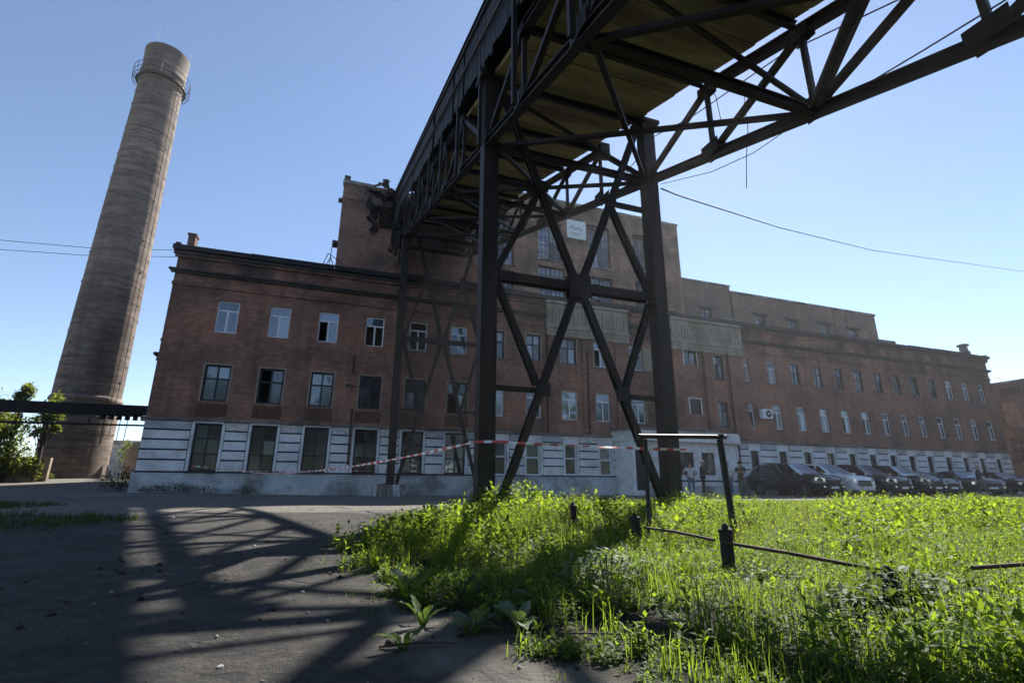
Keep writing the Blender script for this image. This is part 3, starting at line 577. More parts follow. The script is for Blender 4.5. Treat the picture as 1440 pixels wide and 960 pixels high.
# ------------------------------------------------------------------ chimney
CX, CY = -13.4, 36.
C = thing('factory_chimney', 'tall tapering round brick smokestack with iron bands and a railed ring near the top', 'chimney', loc=(CX, CY, 0))
def crad(z): return float(np.interp(z, [0, 5, 5.6, 16, 22, 27, 30], [1.62, 1.60, 1.63, 1.48, 1.37, 1.28, 1.28]))
prof = [(1.66, .2), (1.64, 3.0), (1.63, 5.0)]
MB().lathe(prof, 48).build('base', CHIMB, C, 40)
sh = [(crad(z), z) for z in np.linspace(5.3, 27.9, 24)]; so_ = MB().lathe(sh, 48).build('shaft', CHIMB, C, 40)
MB().lathe([(1.63, 4.98), (1.71, 5.03), (1.73, 5.12), (1.71, 5.21), (1.64, 5.32)], 48).build('ring_moulding', CHIMB, C, 40)
MB().lathe([(1.28, 27.9), (1.35, 28.0), (1.35, 28.15), (1.30, 28.25), (1.31, 29.0), (1.35, 29.8), (1.35, 30.0), (1.1, 30.0), (1.05, 27.8)], 48).build('crown', CHIMB, C, 40)
for k in range(26):
    z = 1.2+k*1.0+random.uniform(-.08, .08)
    if abs(z-5.1) < .35: continue
    r_ = crad(z) if z > 5 else 1.64
    hb = MB().lathe([(r_-.01, z), (r_+.008, z+.005), (r_+.008, z+.045), (r_-.01, z+.05)], 40)
    for q in range(3):
        a = random.uniform(-.9, .3)+q*2.1; ca, sa = math.cos(a), math.sin(a); hb.beam((ca*(r_+.008), sa*(r_+.008), z-.03), (ca*(r_+.008), sa*(r_+.008), z+.09), .04, .07)
    hb.build('iron_band', BANDM, C)
gl = MB()
for rr_, zz in ((1.68, 27.35), (1.68, 27.75), (1.68, 28.15)): gl.tube([(rr_*math.cos(t), rr_*math.sin(t), zz) for t in np.linspace(0, 2*math.pi, 33)], .018, 5)
for k in range(14):
    t = 2*math.pi*k/14; c_, s_ = math.cos(t), math.sin(t)
    gl.tube([(1.28*c_, 1.28*s_, 27.35), (1.68*c_, 1.68*s_, 27.35), (1.68*c_, 1.68*s_, 28.17)], .018, 5); gl.tube([(1.28*c_, 1.28*s_, 26.95), (1.66*c_, 1.66*s_, 27.32)], .016, 5)
gl.lathe([(1.3, 27.37), (1.5, 27.375)], 32); gl.build('ring_gallery', IRON, C)
for a in (.6, 2.6, 4.4): MB().tube([(1.3*math.cos(a), 1.3*math.sin(a), 29.5), (1.32*math.cos(a), 1.32*math.sin(a), 31.4)], .012, 5).build('lightning_rod', IRON, C)
ld = MB()
for a in (-.55, -.35):
    ld.tube([((crad(z)+.14)*math.cos(a), (crad(z)+.14)*math.sin(a), z) for z in np.linspace(3, 26.5, 12)], .015, 4)
ld.build('ladder', IRON, C)

# ------------------------------------------------------------------ coal gallery and its trestles
GX0, GX1, SL = 2.80, 7.10, .3333
def zl(y): return 4.83+SL*y
def zu(y): return 6.53+SL*y
def ze(y): return 8.36+SL*y
NODES = [9.4+2.28*k for k in range(-8, 9)]
G = thing('conveyor_gallery', 'dark rusty steel truss conveyor gallery climbing overhead into the boiler house', 'gallery')
def bm_(name, p, q, w_, h_, m=STEEL, kind='beam', upv=(0, 0, 1)):
    o = MB(); (o.channel(p, q, w_, h_, .022, upv) if kind == 'I' else o.beam(p, q, w_, h_, upv)); return o.build(name, m, G)
YE = 28.3
for sgn, x in ((-1, GX0), (1, GX1)):
    m = STEEL
    for a, c in zip(NODES, NODES[1:]):
        bm_('lower_chord', (x, a+.004, zl(a)), (x, c-.004, zl(c)), .165, .18, m, 'I')
        if not (7.0 < (a+c)/2 < 11.8): bm_('upper_chord', (x, a+.004, zu(a)), (x, c-.004, zu(c)), .17, .19, m, 'I')
    for k, y in zip(range(-8, 9), NODES):
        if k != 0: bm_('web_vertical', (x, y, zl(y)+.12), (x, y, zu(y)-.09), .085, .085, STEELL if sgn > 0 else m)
        y0 = NODES[k+8-1] if k > -8 else None
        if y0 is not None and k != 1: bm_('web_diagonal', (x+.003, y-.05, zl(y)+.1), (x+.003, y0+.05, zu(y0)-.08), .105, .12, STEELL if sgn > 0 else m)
        if k == 0:
            y1 = NODES[9]; bm_('web_diagonal', (x+.003, y+.05, zl(y)+.1), (x+.003, y1-.05, zu(y1)-.1), .105, .12, m)
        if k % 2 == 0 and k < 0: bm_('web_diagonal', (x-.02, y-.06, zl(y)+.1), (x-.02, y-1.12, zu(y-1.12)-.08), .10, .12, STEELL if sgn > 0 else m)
        # gusset plates
        MB().box(x-.11, x-.098, y-.24, y+.24, zl(y)-.04, zl(y)+.26).box(x+.098, x+.11, y-.24, y+.24, zl(y)-.04, zl(y)+.26).build('gusset_plate', m, G)
        if not (k == 0): MB().box(x-.1, x-.088, y-.18, y+.18, zu(y)-.21, zu(y)+.02).box(x+.088, x+.1, y-.18, y+.18, zu(y)-.21, zu(y)+.02).build('gusset_plate', m, G)
for x in (GX1,):
    y = NODES[9]; MB().box(x-.16, x+.16, y-.34, y-.1, zu(y)-.35, zu(y)+.1).build('bearing_box', STEEL, G)
for k, y in zip(range(-8, 9), NODES):
    if k % 2 == 0:
        bm_('cross_strut', (GX0+.12, y, zl(y)-.02), (GX1-.12, y, zl(y)-.02), .13, .15, STEEL, 'I')
        if k+2 <= 8:
            y2 = NODES[k+10]
            bm_('lateral_brace', (GX0+.1, y, zl(y)+.05), (GX1-.1, y2, zl(y2)+.05), .09, .08); bm_('lateral_brace', (GX1-.1, y, zl(y)-.06), (GX0+.1, y2, zl(y2)-.06), .09, .08)
    bm_('floor_beam', (GX0+.1, y, zu(y)+.04), (GX1-.1, y, zu(y)+.06), .10, .15, STEEL, 'I')
    if k % 2 == 0: bm_('sway_brace', (GX0+.1, y+.03, zu(y)-.1), (GX1-.12, y+.03, zl(y)+.14), .07, .07)
y = -9.2
while y < YE:
    y2 = min(y+1.14, YE); dz = random.uniform(-.008, .008); xr = 6.95+random.uniform(-.03, .03)
    MB().beam((4.9+(xr-6.9)/2, y+.006, zu(y)+.225+dz), (4.9+(xr-6.9)/2, y2-.012, zu(y2)+.225+dz), 2*(xr-4.93), .13).build('deck_slab', DECK, G); y = y2
# walls, posts, eaves, roof
for sgn, x in ((-1, 2.60), (1, 6.84)):
    for k, y in enumerate(NODES):
        bm_('wall_post', (x, y, zl(y)-.1 if sgn < 0 else zu(y)+.3), (x, y, ze(y)-.05), .09, .09)
        if k < len(NODES)-1:
            yb = NODES[k+1]; w_ = MB(); yy = y+.08; q = 0
            while yy < yb-.09:       # upright boards, some slipped or missing
                y2 = min(yy+.2, yb-.08); d = .003*(q % 2)+random.uniform(0, .012); low = .28+random.choice([0, 0, 0, .06, -.1])
                if not (sgn < 0 and random.random() < .07):
                    zb0, zb1, zt0, zt1 = zu(yy)+low, zu(y2)+low, ze(yy)-.1, ze(y2)-.1
                    for xx_ in (x-.03-d, x+.005-d):
                        w_.quad((xx_, yy, zb0), (xx_, yy, zt0), (xx_, y2-.008, zt1), (xx_, y2-.008, zb1))
                    w_.quad((x-.03-d, yy, zb0), (x+.005-d, yy, zb0), (x+.005-d, yy, zt0), (x-.03-d, yy, zt0)); w_.quad((x-.03-d, yy, zb0), (x-.03-d, y2-.008, zb1), (x+.005-d, y2-.008, zb1), (x+.005-d, yy, zb0))
                yy = y2; q += 1
            w_.build('wall_cladding', SHEET, G)
            bm_('eave_beam', (x-.05*(-sgn), y+.003, ze(y)), (x-.05*(-sgn), yb-.003, ze(yb)), .1, .14)
            if sgn < 0:
                bm_('wall_rail', (x-.1, y+.01, ze(y)-.85), (x-.1, yb-.01, ze(yb)-.85), .05, .08, RUST)
for a, c in zip(NODES, NODES[1:]):
    r_ = MB(); r_.quad((2.46, a, ze(a)+.08), (4.72, a, ze(a)+.42), (4.72, c-.01, ze(c)+.42), (2.46, c-.01, ze(c)+.08)); r_.quad((4.72, a, ze(a)+.42), (6.98, a, ze(a)+.08), (6.98, c-.01, ze(c)+.08), (4.72, c-.01, ze(c)+.42))
    r_.quad((2.46, a, ze(a)+.04), (2.46, c-.01, ze(c)+.04), (4.72, c-.01, ze(c)+.38), (4.72, a, ze(a)+.38)); r_.quad((4.72, a, ze(a)+.38), (4.72, c-.01, ze(c)+.38), (6.98, c-.01, ze(c)+.04), (6.98, a, ze(a)+.04))
    r_.quad((2.46, a, ze(a)+.04), (2.46, a, ze(a)+.08), (2.46, c-.01, ze(c)+.08), (2.46, c-.01, ze(c)+.04)); r_.build('roof_panel', SHEET, G)
for k in range(22):   # torn cladding near the burnt upper end
    y = random.uniform(23.5, 28.2); s_ = random.uniform(.3, .9); c = Vector((2.5+random.uniform(-.15, .25), y, random.uniform(zl(y)-.5, zu(y)+.4)))
    pts = [c+Vector((random.uniform(-.12, .12), random.uniform(-s_, s_)*.6, random.uniform(-s_, s_))) for _ in range(4)]
    q = MB(); q.quad(*pts); q.quad(*[p_+Vector((.03, 0, 0)) for p_ in pts[::-1]]); q.build('torn_sheet', CHAR, G)

def trestle(Y, x0, x1, zt, zs, gbase, label, foot=None, hi=None):
    t = thing('steel_trestle', label, 'trestle', 'steel trestles carrying the conveyor gallery')
    def bb(name, p, q, w_, h_, k='b', m=STEEL):
        o = MB(); (o.channel(p, q, w_, h_, .02, (0, 1, 0)) if k == 'I' else o.beam(p, q, w_, h_, (0, 1, 0))); return o.build(name, m, t)
    for x, top in ((x0, hi or zt), (x1, zt)):
        xt = x+(.06 if x > 5 else -.02); l_ = MB()
        # built-up column: flange plates left and right, closed by plates set back a little
        for dx in (-1, 1): l_.beam((x+dx*.148, Y, gbase), (xt+dx*.148, Y, top), .04, .31, (0, 1, 0))
        for dy in (-1, 1): l_.beam((x, Y+dy*.14, gbase), (xt, Y+dy*.14, top), .254, .02, (0, 1, 0))
        lo = l_.build('leg', STEEL, t)
        z = gbase+1.2
        while z < top-.6:
            for dy in (-1, 1): MB().box(x-.125, x+.125, Y+dy*.1505, Y+dy*.158, z, z+.22).build('splice_plate', STEEL, lo)
            z += 2.35
        MB().box(x-.34, x+.34, Y-.3, Y+.3, gbase-.02, gbase+.04).build('base_plate', STEEL, lo)
        MB().box(xt-.3, xt+.3, Y-.24, Y+.24, zt, zt+.1).build('cap_plate', STEEL, lo)
    xm = (x0+x1)/2+.02; zc = zs
    bb('strut', (x0+.2, Y+.02, zs), (x1-.2, Y+.02, zs), .2, .22, 'I')
    for a, c in (((xm-.08, zc+.12), (x0+.25, zt-.1)), ((xm+.08, zc+.12), (x1-.2, zt-.1)), ((xm-.08, zc-.12), (x0+.28, gbase+.05)), ((xm+.08, zc-.12), (x1-.2, gbase+.05))): bb('diagonal', (a[0], Y-.02, a[1]), (c[0], Y-.02, c[1]), .145, .15, 'I')
    MB().box(xm-.26, xm+.26, Y-.13, Y-.118, zc-.28, zc+.28).box(xm-.26, xm+.26, Y+.10, Y+.112, zc-.28, zc+.28).build('gusset_plate', STEEL, t)
    for sg_, xe in ((1, x0+.2), (-1, x1-.2)):
        zlm = gbase+(zs-gbase)*.495; xlm = xm-sg_*(xm-(x0+.28))*.505 if sg_ > 0 else xm+((x1-.2)-xm)*.505
        bb('sub_strut', (xe, Y+.01, zlm), (xlm, Y+.01, zlm), .1, .11); bb('sub_diagonal', (xe, Y+.012, zs-.15), (xlm-sg_*.1, Y+.012, zlm+.12), .14, .14, 'I')
        zum = zs+(zt-zs)*.48; xum = xm-sg_*(xm-(x0+.25))*.48 if sg_ > 0 else xm+((x1-.2)-xm)*.48
        bb('sub_strut', (xe, Y+.01, zum), (xum, Y+.01, zum), .1, .11); bb('sub_diagonal', (xe, Y+.012, zs+.15), (xum-sg_*.05, Y+.012, zum-.1), .14, .14, 'I')
        for xq, zq in ((xlm, zlm), (xum, zum)): MB().box(xq-.16, xq+.16, Y-.115, Y-.105, zq-.14, zq+.14).build('gusset_plate', STEEL, t)
    if foot:
        for x in (x0, x1): MB().box(x-.72, x+.66, Y-.45, Y+.45, -.05, foot).build('footing', LIMEW, t)
    return t
trestle(9.4, 2.86, 7.06, 9.62, 4.75, 0., 'nearest tall laced steel trestle standing in the weeds, its left leg in front', hi=11.35)
trestle(23.9, 2.86, 7.06, 14.3, 7.35, .5, 'farther steel trestle on whitewashed concrete footings against the brick wall', foot=.5)

# ------------------------------------------------------------------ pipe bridge, back fences, distant things on the left
pbm = thing('pipe_bridge', 'black horizontal pipe bridge running from the building corner past the chimney', 'pipe bridge', loc=(0, 27, 0))
MB().beam((-40, 0, 3.48), (-7.18, 0, 3.62), .5, .46).build('duct', CHAR, pbm); MB().tube([(-40, 0, 2.92), (-14, 0, 2.93), (-11, 0, 2.95), (-7.18, 0, 3.0)], .045, 6).build('pipe', CHAR, pbm)
for x in np.arange(-38, -7.5, 2.35): MB().tube([(x, 0, 3.3), (x, 0, 2.93)], .03, 5).build('hanger', CHAR, pbm)
for x in np.arange(-9.4, -7.3, .3): MB().box(x, x+.14, -.1, .1, 3.2, 3.42).build('lug', CHAR, pbm)
fc = thing('slab_fence', 'ribbed concrete slab fence in the gap between chimney and building', 'fence')
for k in range(9):
    x = -8.0-.38*k; y = 30.5+.85*k; MB().box(x-.30, x+.24, y-.08+.04*(k % 2), y+.08, .3, 2.75-.12*(k % 3)).build('slab', STUCCO, fc)
    MB().box(x+.2, x+.30, y-.16, y+.1, .3, 2.8-.1*(k % 2)).build('post', CONCRETE, fc)
wl = thing('boundary_wall', 'low weathered brown concrete wall at the left edge under the tree', 'wall')
for k in range(8):
    x = -12.6-1.25*k; zb = g1(x, 31.5); MB().box(x-1.22, x, 31.5+.02*(k % 2)-.15*k*.3, 31.7-.15*k*.3, zb-.3, zb+1.15+random.uniform(-.05, .06)-.03*k).build('panel', mat('wall_panel_%d' % k, (.30, .225, .165), .9, .3, 2, stain=(.16, .12, .09)), wl)
ds = thing('distant_shed', 'small grey factory shed far behind in the gap left of the building', 'shed', loc=(-24.8, 80, 0))
MB().box(-3.2, 2.6, 0, 8, 0, 5.6).build('wall', CONCRETE, ds); MB().box(-3.4, 2.8, -.2, 8.2, 5.6, 5.9).build('roof', CORN, ds)
for x in (-1.2, -.4): MB().tube([(x, 1, 5.8), (x, 1, 10.5)], .05, 5).build('mast', IRON, ds)

# ------------------------------------------------------------------ foliage
LEAF = leafmat('weed_leaf', (.04, .08, .018), (.09, .145, .028), (.33, .48, .028), .52, .6, .16)
LEAFF = leafmat('far_weed_leaf', (.05, .09, .016), (.10, .15, .026), (.38, .51, .028), .52, .65, .08)
LEAFG = leafmat('grass_blade', (.05, .09, .022), (.12, .155, .035), (.29, .41, .035), .5, .6, .14)
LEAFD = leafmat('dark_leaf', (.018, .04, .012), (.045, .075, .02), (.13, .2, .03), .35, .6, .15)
LEAFT = leafmat('tree_leaf', (.04, .075, .018), (.10, .14, .035), (.36, .42, .05), .45)
BURD = leafmat('burdock_leaf', (.085, .12, .075), (.13, .17, .105), (.20, .30, .06), .3, .6, .15)
STRAW = leafmat('dry_stalk', (.14, .12, .06), (.24, .2, .11), (.2, .17, .07), .3)
def leaves(base, az, el, L, W, fold=.25, droop=.0):
    """folded diamond leaves: 4 verts, 2 tris each"""
    d = np.stack([np.cos(az)*np.cos(el), np.sin(az)*np.cos(el), np.sin(el)], -1); s = np.stack([-np.sin(az), np.cos(az), 0*az], -1)
    u = np.cross(d, s); u = np.where(u[:, 2:3] < 0, -u, u)
    m = base+d*(L*.5)[:, None]; tip = base+d*L[:, None]-np.array([0, 0, 1.])*(droop*L)[:, None] if not np.isscalar(droop) or droop else base+d*L[:, None]
    a = m+s*(W/2)[:, None]+u*(fold*W)[:, None]; c = m-s*(W/2)[:, None]+u*(fold*W)[:, None]
    V = np.stack([base, a, tip, c], 1).reshape(-1, 3); n_ = len(base); i = np.arange(n_)*4
    return V, np.concatenate([np.stack([i, i+1, i+2], 1), np.stack([i, i+2, i+3], 1)])
def blades(base, az, H, lean, W):
    """arched grass blades: 5 verts, 1 quad x 1 + tri"""
    d = np.stack([np.cos(az), np.sin(az), 0*az], -1); s = np.stack([-np.sin(az), np.cos(az), 0*az], -1); zup = np.array([0, 0, 1.])
    m = base+zup*(H*.6)[:, None]+d*(lean*H*.28)[:, None]; t = base+zup*(H*(1-.25*lean))[:, None]+d*(lean*H*.85)[:, None]
    w2 = (W/2)[:, None]
    V = np.stack([base-s*w2, base+s*w2, m+s*w2*.8, m-s*w2*.8, t], 1).reshape(-1, 3); i = np.arange(len(base))*5
    return V, np.stack([i, i+1, i+2, i+3], 1), np.stack([i+3, i+2, i+4], 1)
def merge(parts):
    off = 0; Vs = []; tr = []; qd = []; tm = []; qm = []
    for V, tris, quads, m in parts:
        Vs.append(V)
        if tris is not None: tr.append(tris+off); tm.append(np.full(len(tris), m))
        if quads is not None: qd.append(quads+off); qm.append(np.full(len(quads), m))
        off += len(V)
    Fs = []; mi = []
    if tr: Fs.append(np.concatenate(tr)); mi.append(np.concatenate(tm))
    if qd: Fs.append(np.concatenate(qd)); mi.append(np.concatenate(qm))
    return np.concatenate(Vs), Fs, np.concatenate(mi)
def vis(x, y, pad=.25):      # roughly inside the picture (with a margin so a side step stays covered)
    f = y*.94+x*.341; la = x*.94-y*.341; return (f > .8) & (np.abs(la) < f*(1.02+pad)+.8)
clump = lambda x, y, s=1., o=0.: (np.sin(x*1.9*s+o)*np.sin(y*2.3*s+1.7+o)+.6*np.sin(x*4.7*s+y*3.1*s+o)+.5*np.sin(x*.7-y*.9+2*o))/2.1
def scatter(nr, x0, x1, y0, y1, keep):
    x = rng.uniform(x0, x1, nr); y = rng.uniform(y0, y1, nr); k = keep(x, y); return x[k], y[k]
HOLLOW = (2.75, 1.95)
def inhollow(x, y, r=.26): return np.hypot((x-HOLLOW[0])/1.25, (y-HOLLOW[1])/.75) < r
BARE = (1.55, 2.35)
def dens_ok(x, y):
    m = meadow(x, y); bare = np.hypot((x-BARE[0])/.5, (y-BARE[1])/.24) < 1; bare |= np.hypot((x-.86)/.30, (y-2.55)/.26) < 1
    return (m > .02) & vis(x, y) & ~inhollow(x, y) & ~(bare & (rng.random(len(x)) < .85)) & ~((y < 2.0) & (x < 1.4) & (rng.random(len(x)) < .4))
def fl_(x, y): return 1-.42*sm(1.1-np.abs(x-(3.05-.02*y)+.25), 0, .6)*sm(y, 2.2, 3.0)*sm(7.4-y, 0, .9)
def weeds(nr, box, hmin, hmax, nl, lmin, lmax, m=0, keep=dens_ok, spread=.05, stem_m=0):
    x, y = scatter(nr, *box, keep); n_ = len(x); z = gz(x, y)-.01
    e = np.clip(meadow(x, y), 0, 1.0); hs = (hmin+(hmax-hmin)*rng.random(n_))*(.75+.35*clump(x, y))*(.55+.45*e)
    hs = np.where(y < 3.2, hs*.8, hs)*(.3+.7*sm(13.6-y, 0, 2.6))*fl_(x, y)
    P_ = []; A_ = []; E_ = []; L_ = []; az0 = rng.uniform(0, 6.28, n_); tilt = rng.normal(0, .18, (n_, 2))
    for k in range(nl):
        t = (.18+.82*(k+rng.random(n_)*.8)/nl); a = az0+k*2.4+rng.normal(0, .3, n_)
        b_ = np.stack([x+tilt[:, 0]*hs*t+rng.normal(0, spread*.2, n_), y+tilt[:, 1]*hs*t+rng.normal(0, spread*.2, n_), z+hs*t], -1)
        P_.append(b_); A_.append(a); E_.append(rng.normal(.25+.5*(t-.5), .35, n_)); L_.append((lmin+(lmax-lmin)*rng.random(n_))*(1.15-.5*t)*np.clip(hs/.25, .6, 1.25))
    base = np.concatenate(P_); L = np.concatenate(L_); A = np.concatenate(A_); E = np.concatenate(E_)
    V1, t1_ = leaves(base, A, E, L, L*rng.uniform(.42, .62, len(L)), .12)
    st = np.stack([x, y, z], -1); tp = np.stack([x+tilt[:, 0]*hs, y+tilt[:, 1]*hs, z+hs], -1); w_ = np.stack([np.cos(az0), np.sin(az0), 0*az0], -1)*.0035
    V2 = np.stack([st-w_, st+w_, tp], 1).reshape(-1, 3); i = np.arange(n_)*3
    return [(V1, t1_, None, m), (V2, np.stack([i, i+1, i+2], 1), None, stem_m)]
def grass(nr, box, hmin, hmax, w_, m=1, keep=dens_ok, tuft=9, r=.04):
    x, y = scatter(nr, *box, keep); y_ = y; e = np.clip(meadow(x, y), 0, .8)/.8; h0 = (hmin+(hmax-hmin)*rng.random(len(x)))*fl_(x, y)
    x = np.repeat(x, tuft)+rng.normal(0, r, len(x)*tuft); y = np.repeat(y, tuft)+rng.normal(0, r, len(y)*tuft); h = np.repeat(h0*(.6+.4*e)*(.3+.7*sm(13.6-y_, 0, 2.6)), tuft)*rng.uniform(.5, 1.1, len(x))
    b_ = np.stack([x, y, gz(x, y)-.01], -1); V, q, t = blades(b_, rng.uniform(0, 6.28, len(x)), h, rng.uniform(.05, .75, len(x)), np.full(len(x), w_)*rng.uniform(.7, 1.3, len(x)))
    return [(V, t, q, m)]
near = (0, 8, .6, 4.2); midb = (0, 16, 4.2, 8.5); farb = (1, 34, 8.5, 14.6)
gk_ = lambda th, s=1., o=0.: (lambda x, y: dens_ok(x, y) & (clump(x, y, s, o) > th))
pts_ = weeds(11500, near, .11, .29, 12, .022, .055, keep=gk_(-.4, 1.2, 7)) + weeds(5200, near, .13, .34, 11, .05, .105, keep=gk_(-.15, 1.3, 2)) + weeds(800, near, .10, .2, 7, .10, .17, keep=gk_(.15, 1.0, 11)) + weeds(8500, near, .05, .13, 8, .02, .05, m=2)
pts_ += grass(1500, near, .12, .24, .0055, tuft=11, keep=gk_(.2, 1.1, 1)) + grass(900, near, .2, .36, .0065, tuft=14, keep=gk_(.32, 1.6, 4)) + grass(700, near, .1, .26, .0035, m=3, tuft=6, keep=gk_(.1, .9, 6))
def edge_ok(x, y):
    m = meadow(x, y); return (m > -.42) & (m < .06) & vis(x, y) & (rng.random(len(x)) < np.clip(1+m*2.4, 0, 1)*.8)
pts_ += grass(5200, (-.3, 4, 1.2, 12), .03, .11, .0035, keep=edge_ok, tuft=6, r=.03) + weeds(2600, (-.3, 4, 1.2, 12), .02, .07, 6, .015, .04, keep=edge_ok)
V, Fs, mi = merge(pts_); o = npmesh('meadow_plants', V, Fs, [LEAF, LEAFG, LEAFD, STRAW], mi); tag(o, 'dense sunlit weeds and grass in the nearest part of the meadow', 'weeds', kind='stuff')
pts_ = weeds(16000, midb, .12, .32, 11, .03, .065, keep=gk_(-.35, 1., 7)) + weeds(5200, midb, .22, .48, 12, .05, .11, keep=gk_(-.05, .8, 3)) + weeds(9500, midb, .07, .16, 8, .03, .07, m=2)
pts_ += grass(1500, midb, .2, .38, .007, tuft=10, keep=gk_(.05, 1.3, 9)) + grass(800, midb, .35, .55, .008, tuft=13, r=.05, keep=gk_(.25, .7, 5)) + weeds(700, midb, .32, .5, 16, .04, .09, keep=gk_(.2, .9, 8)) + grass(500, midb, .2, .45, .0045, m=3, tuft=5)
V, Fs, mi = merge(pts_); o = npmesh('meadow_plants', V, Fs, [LEAFF, LEAFG, LEAFD, STRAW], mi); tag(o, 'sunlit weeds and grass round the pipe frame in the middle of the meadow', 'weeds', kind='stuff')
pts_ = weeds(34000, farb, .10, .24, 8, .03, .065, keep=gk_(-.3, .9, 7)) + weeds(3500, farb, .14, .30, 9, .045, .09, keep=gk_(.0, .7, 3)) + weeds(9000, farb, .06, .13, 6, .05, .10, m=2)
pts_ += grass(1800, farb, .12, .26, .010, tuft=8, r=.07)
V, Fs, mi = merge(pts_); o = npmesh('meadow_plants', V, Fs, [LEAFF, LEAFG, LEAFD], mi); tag(o, 'bright green weeds on the far side of the meadow before the road', 'weeds', kind='stuff')
# seed stalks standing above the meadow
x, y = scatter(900, .3, 26, 5, 14.5, lambda x, y: dens_ok(x, y) & (clump(x, y, .6, 1) > -.1))
b_ = np.stack([x, y, gz(x, y)], -1); V, q, t = blades(b_, rng.uniform(0, 6.28, len(x)), rng.uniform(.2, .42, len(x)), rng.uniform(.05, .4, len(x)), np.full(len(x), .006))
o = npmesh('seed_stalks', V, [q, t], STRAW); tag(o, 'pale thin seed stalks rising above the meadow', 'grass', kind='stuff')
# grass patch in the shade on the left, weeds along the building foot
def kl(x, y): return (((x+4.6)/1.9)**2+((y-9.3)/1.6)**2 < 1+.4*clump(x, y, 2)) | (((x+8)/2.6)**2+((y-14.5)/1.6)**2 < 1)
pts_ = []
for nr, hm, wd in ((2600, .14, .012),):
    x, y = scatter(nr, -11, -2.4, 7, 16.5, kl); x = np.repeat(x, 8)+rng.normal(0, .07, len(x)*8); y = np.repeat(y, 8)+rng.normal(0, .07, len(y)*8)
    V, q, t = blades(np.stack([x, y, gz(x, y)-.01], -1), rng.uniform(0, 6.28, len(x)), rng.uniform(.04, hm, len(x)), rng.uniform(.1, .8, len(x)), np.full(len(x), wd)); pts_.append((V, t, q, 0))
V, Fs, mi = merge(pts_); o = npmesh('shaded_grass', V, Fs, [LEAFD], mi); tag(o, 'short dull grass patches in the shade at the left of the yard', 'grass', kind='stuff')
def patch(name, label, cx, cy, rx, ry, h, nr, m, ll, kind=None, cat='plant'):
    th = rng.uniform(0, 6.28, nr); r_ = np.sqrt(rng.random(nr)); x = cx+rx*r_*np.cos(th); y = cy+ry*r_*np.sin(th); hh = h*(1-.6*r_**2)*rng.uniform(.15, 1, nr)
    V, t = leaves(np.stack([x, y, gz(x, y)+hh], -1), rng.uniform(0, 6.28, nr), rng.normal(.2, .5, nr), ll*rng.uniform(.6, 1.3, nr), ll*.5*rng.uniform(.7, 1.2, nr), .1)
    root = thing(name, label, cat, loc=(0, 0, 0)); o = npmesh('foliage', V, [t], m, parent=root); st = MB()
    for k in range(7):
        a = random.uniform(0, 6.28); q = random.uniform(.1, .7); px, py = cx+rx*q*math.cos(a), cy+ry*q*math.sin(a); st.tube([(cx+(px-cx)*.3, cy+(py-cy)*.3, g1(px, py)-.03), (px, py, g1(px, py)+h*(1-.6*q*q)*.8)], .002+.008*h, 5)
    st.build('stem', BARK, root); return root
patch('bush', 'small dark bush at the foot of the fence beside the building corner', -8.3, 27.3, .75, .5, 1.15, 800, LEAFD, .12, cat='bush')
patch('weed_clump', 'low dark weeds along the plinth under the first window', -5.4, 24.5, 1.5, .35, .42, 900, LEAFD, .09, cat='weeds')
patch('weed_clump', 'small dark weed tuft on the plinth below the second window', -3.0, 24.5, .5, .3, .34, 300, LEAFD, .08, cat='weeds')
patch('overhanging_bush', 'bright bush hanging over the low wall at the left edge', -14.2, 31.2, 1.5, .5, 1.9, 2200, LEAFT, .15, cat='bush')
patch('weed_clump', 'sunlit yellow green weeds at the foot of the chimney', -13.9, 33.3, .9, .5, .5, 500, LEAFT, .1, cat='weeds')
patch('weed_clump', 'tall weeds crowded round the foot of the nearest left trestle leg', 3.3, 9.0, .9, .45, .62, 1100, LEAF, .11, cat='weeds')
patch('weed_clump', 'weeds round the foot of the nearest right trestle leg', 6.95, 8.9, .6, .4, .45, 600, LEAF, .1, cat='weeds')
patch('nettle_clump', 'dark nettle clump over the hollow around the half buried stump', 2.85, 1.97, .62, .22, .25, 800, LEAFD, .06, cat='nettles')
patch('weed_clump', 'grey green wormwood bush leaning over the meadow edge above the dark bare soil', 1.75, 3.05, .33, .22, .27, 480, BURD, .05, cat='weeds')
def tree(name, label, x, y, h, r, nl, ll, m, trunk_h, cat='tree', group=None, lobes=12):
    z0 = g1(x, y); root = thing(name, label, cat, group, (x, y, z0)); t = MB(); t.tube([(0, 0, -.2), (.05, 0, trunk_h*.5), (0, .05, trunk_h), (.1, 0, h*.8)], [.13*h/6, .10*h/6, .08*h/6, .02], 8)
    cs = []
    for k in range(lobes):
        a = random.uniform(0, 6.28); q = random.uniform(.15, 1); c = Vector((math.cos(a)*r*q, math.sin(a)*r*q, trunk_h*.6+(h-trunk_h*.6)*(1-q*.55)*random.uniform(.35, 1))); cs.append((c, random.uniform(.22, .5)*r))
        t.tube([(0, 0, trunk_h*random.uniform(.4, .9)), c*.6+Vector((0, 0, .3)), c], [.05*h/6, .03*h/6, .008], 5)
    t.build('trunk', BARK, root); P_ = []
    for c, rr_ in cs:
        n_ = int(nl/lobes); v = rng.normal(0, 1, (n_, 3)); v /= np.linalg.norm(v, axis=1)[:, None]; P_.append(np.array(c)+v*(rr_*rng.random((n_, 1))**.45)*np.array([1, 1, 1.15]))
    p_ = np.concatenate(P_); n_ = len(p_); L = ll*rng.uniform(.6, 1.3, n_); V, tt = leaves(p_, rng.uniform(0, 6.28, n_), rng.normal(-.1, .6, n_), L, L*.5, .12)
    npmesh('crown', V, [tt], m, parent=root); return root
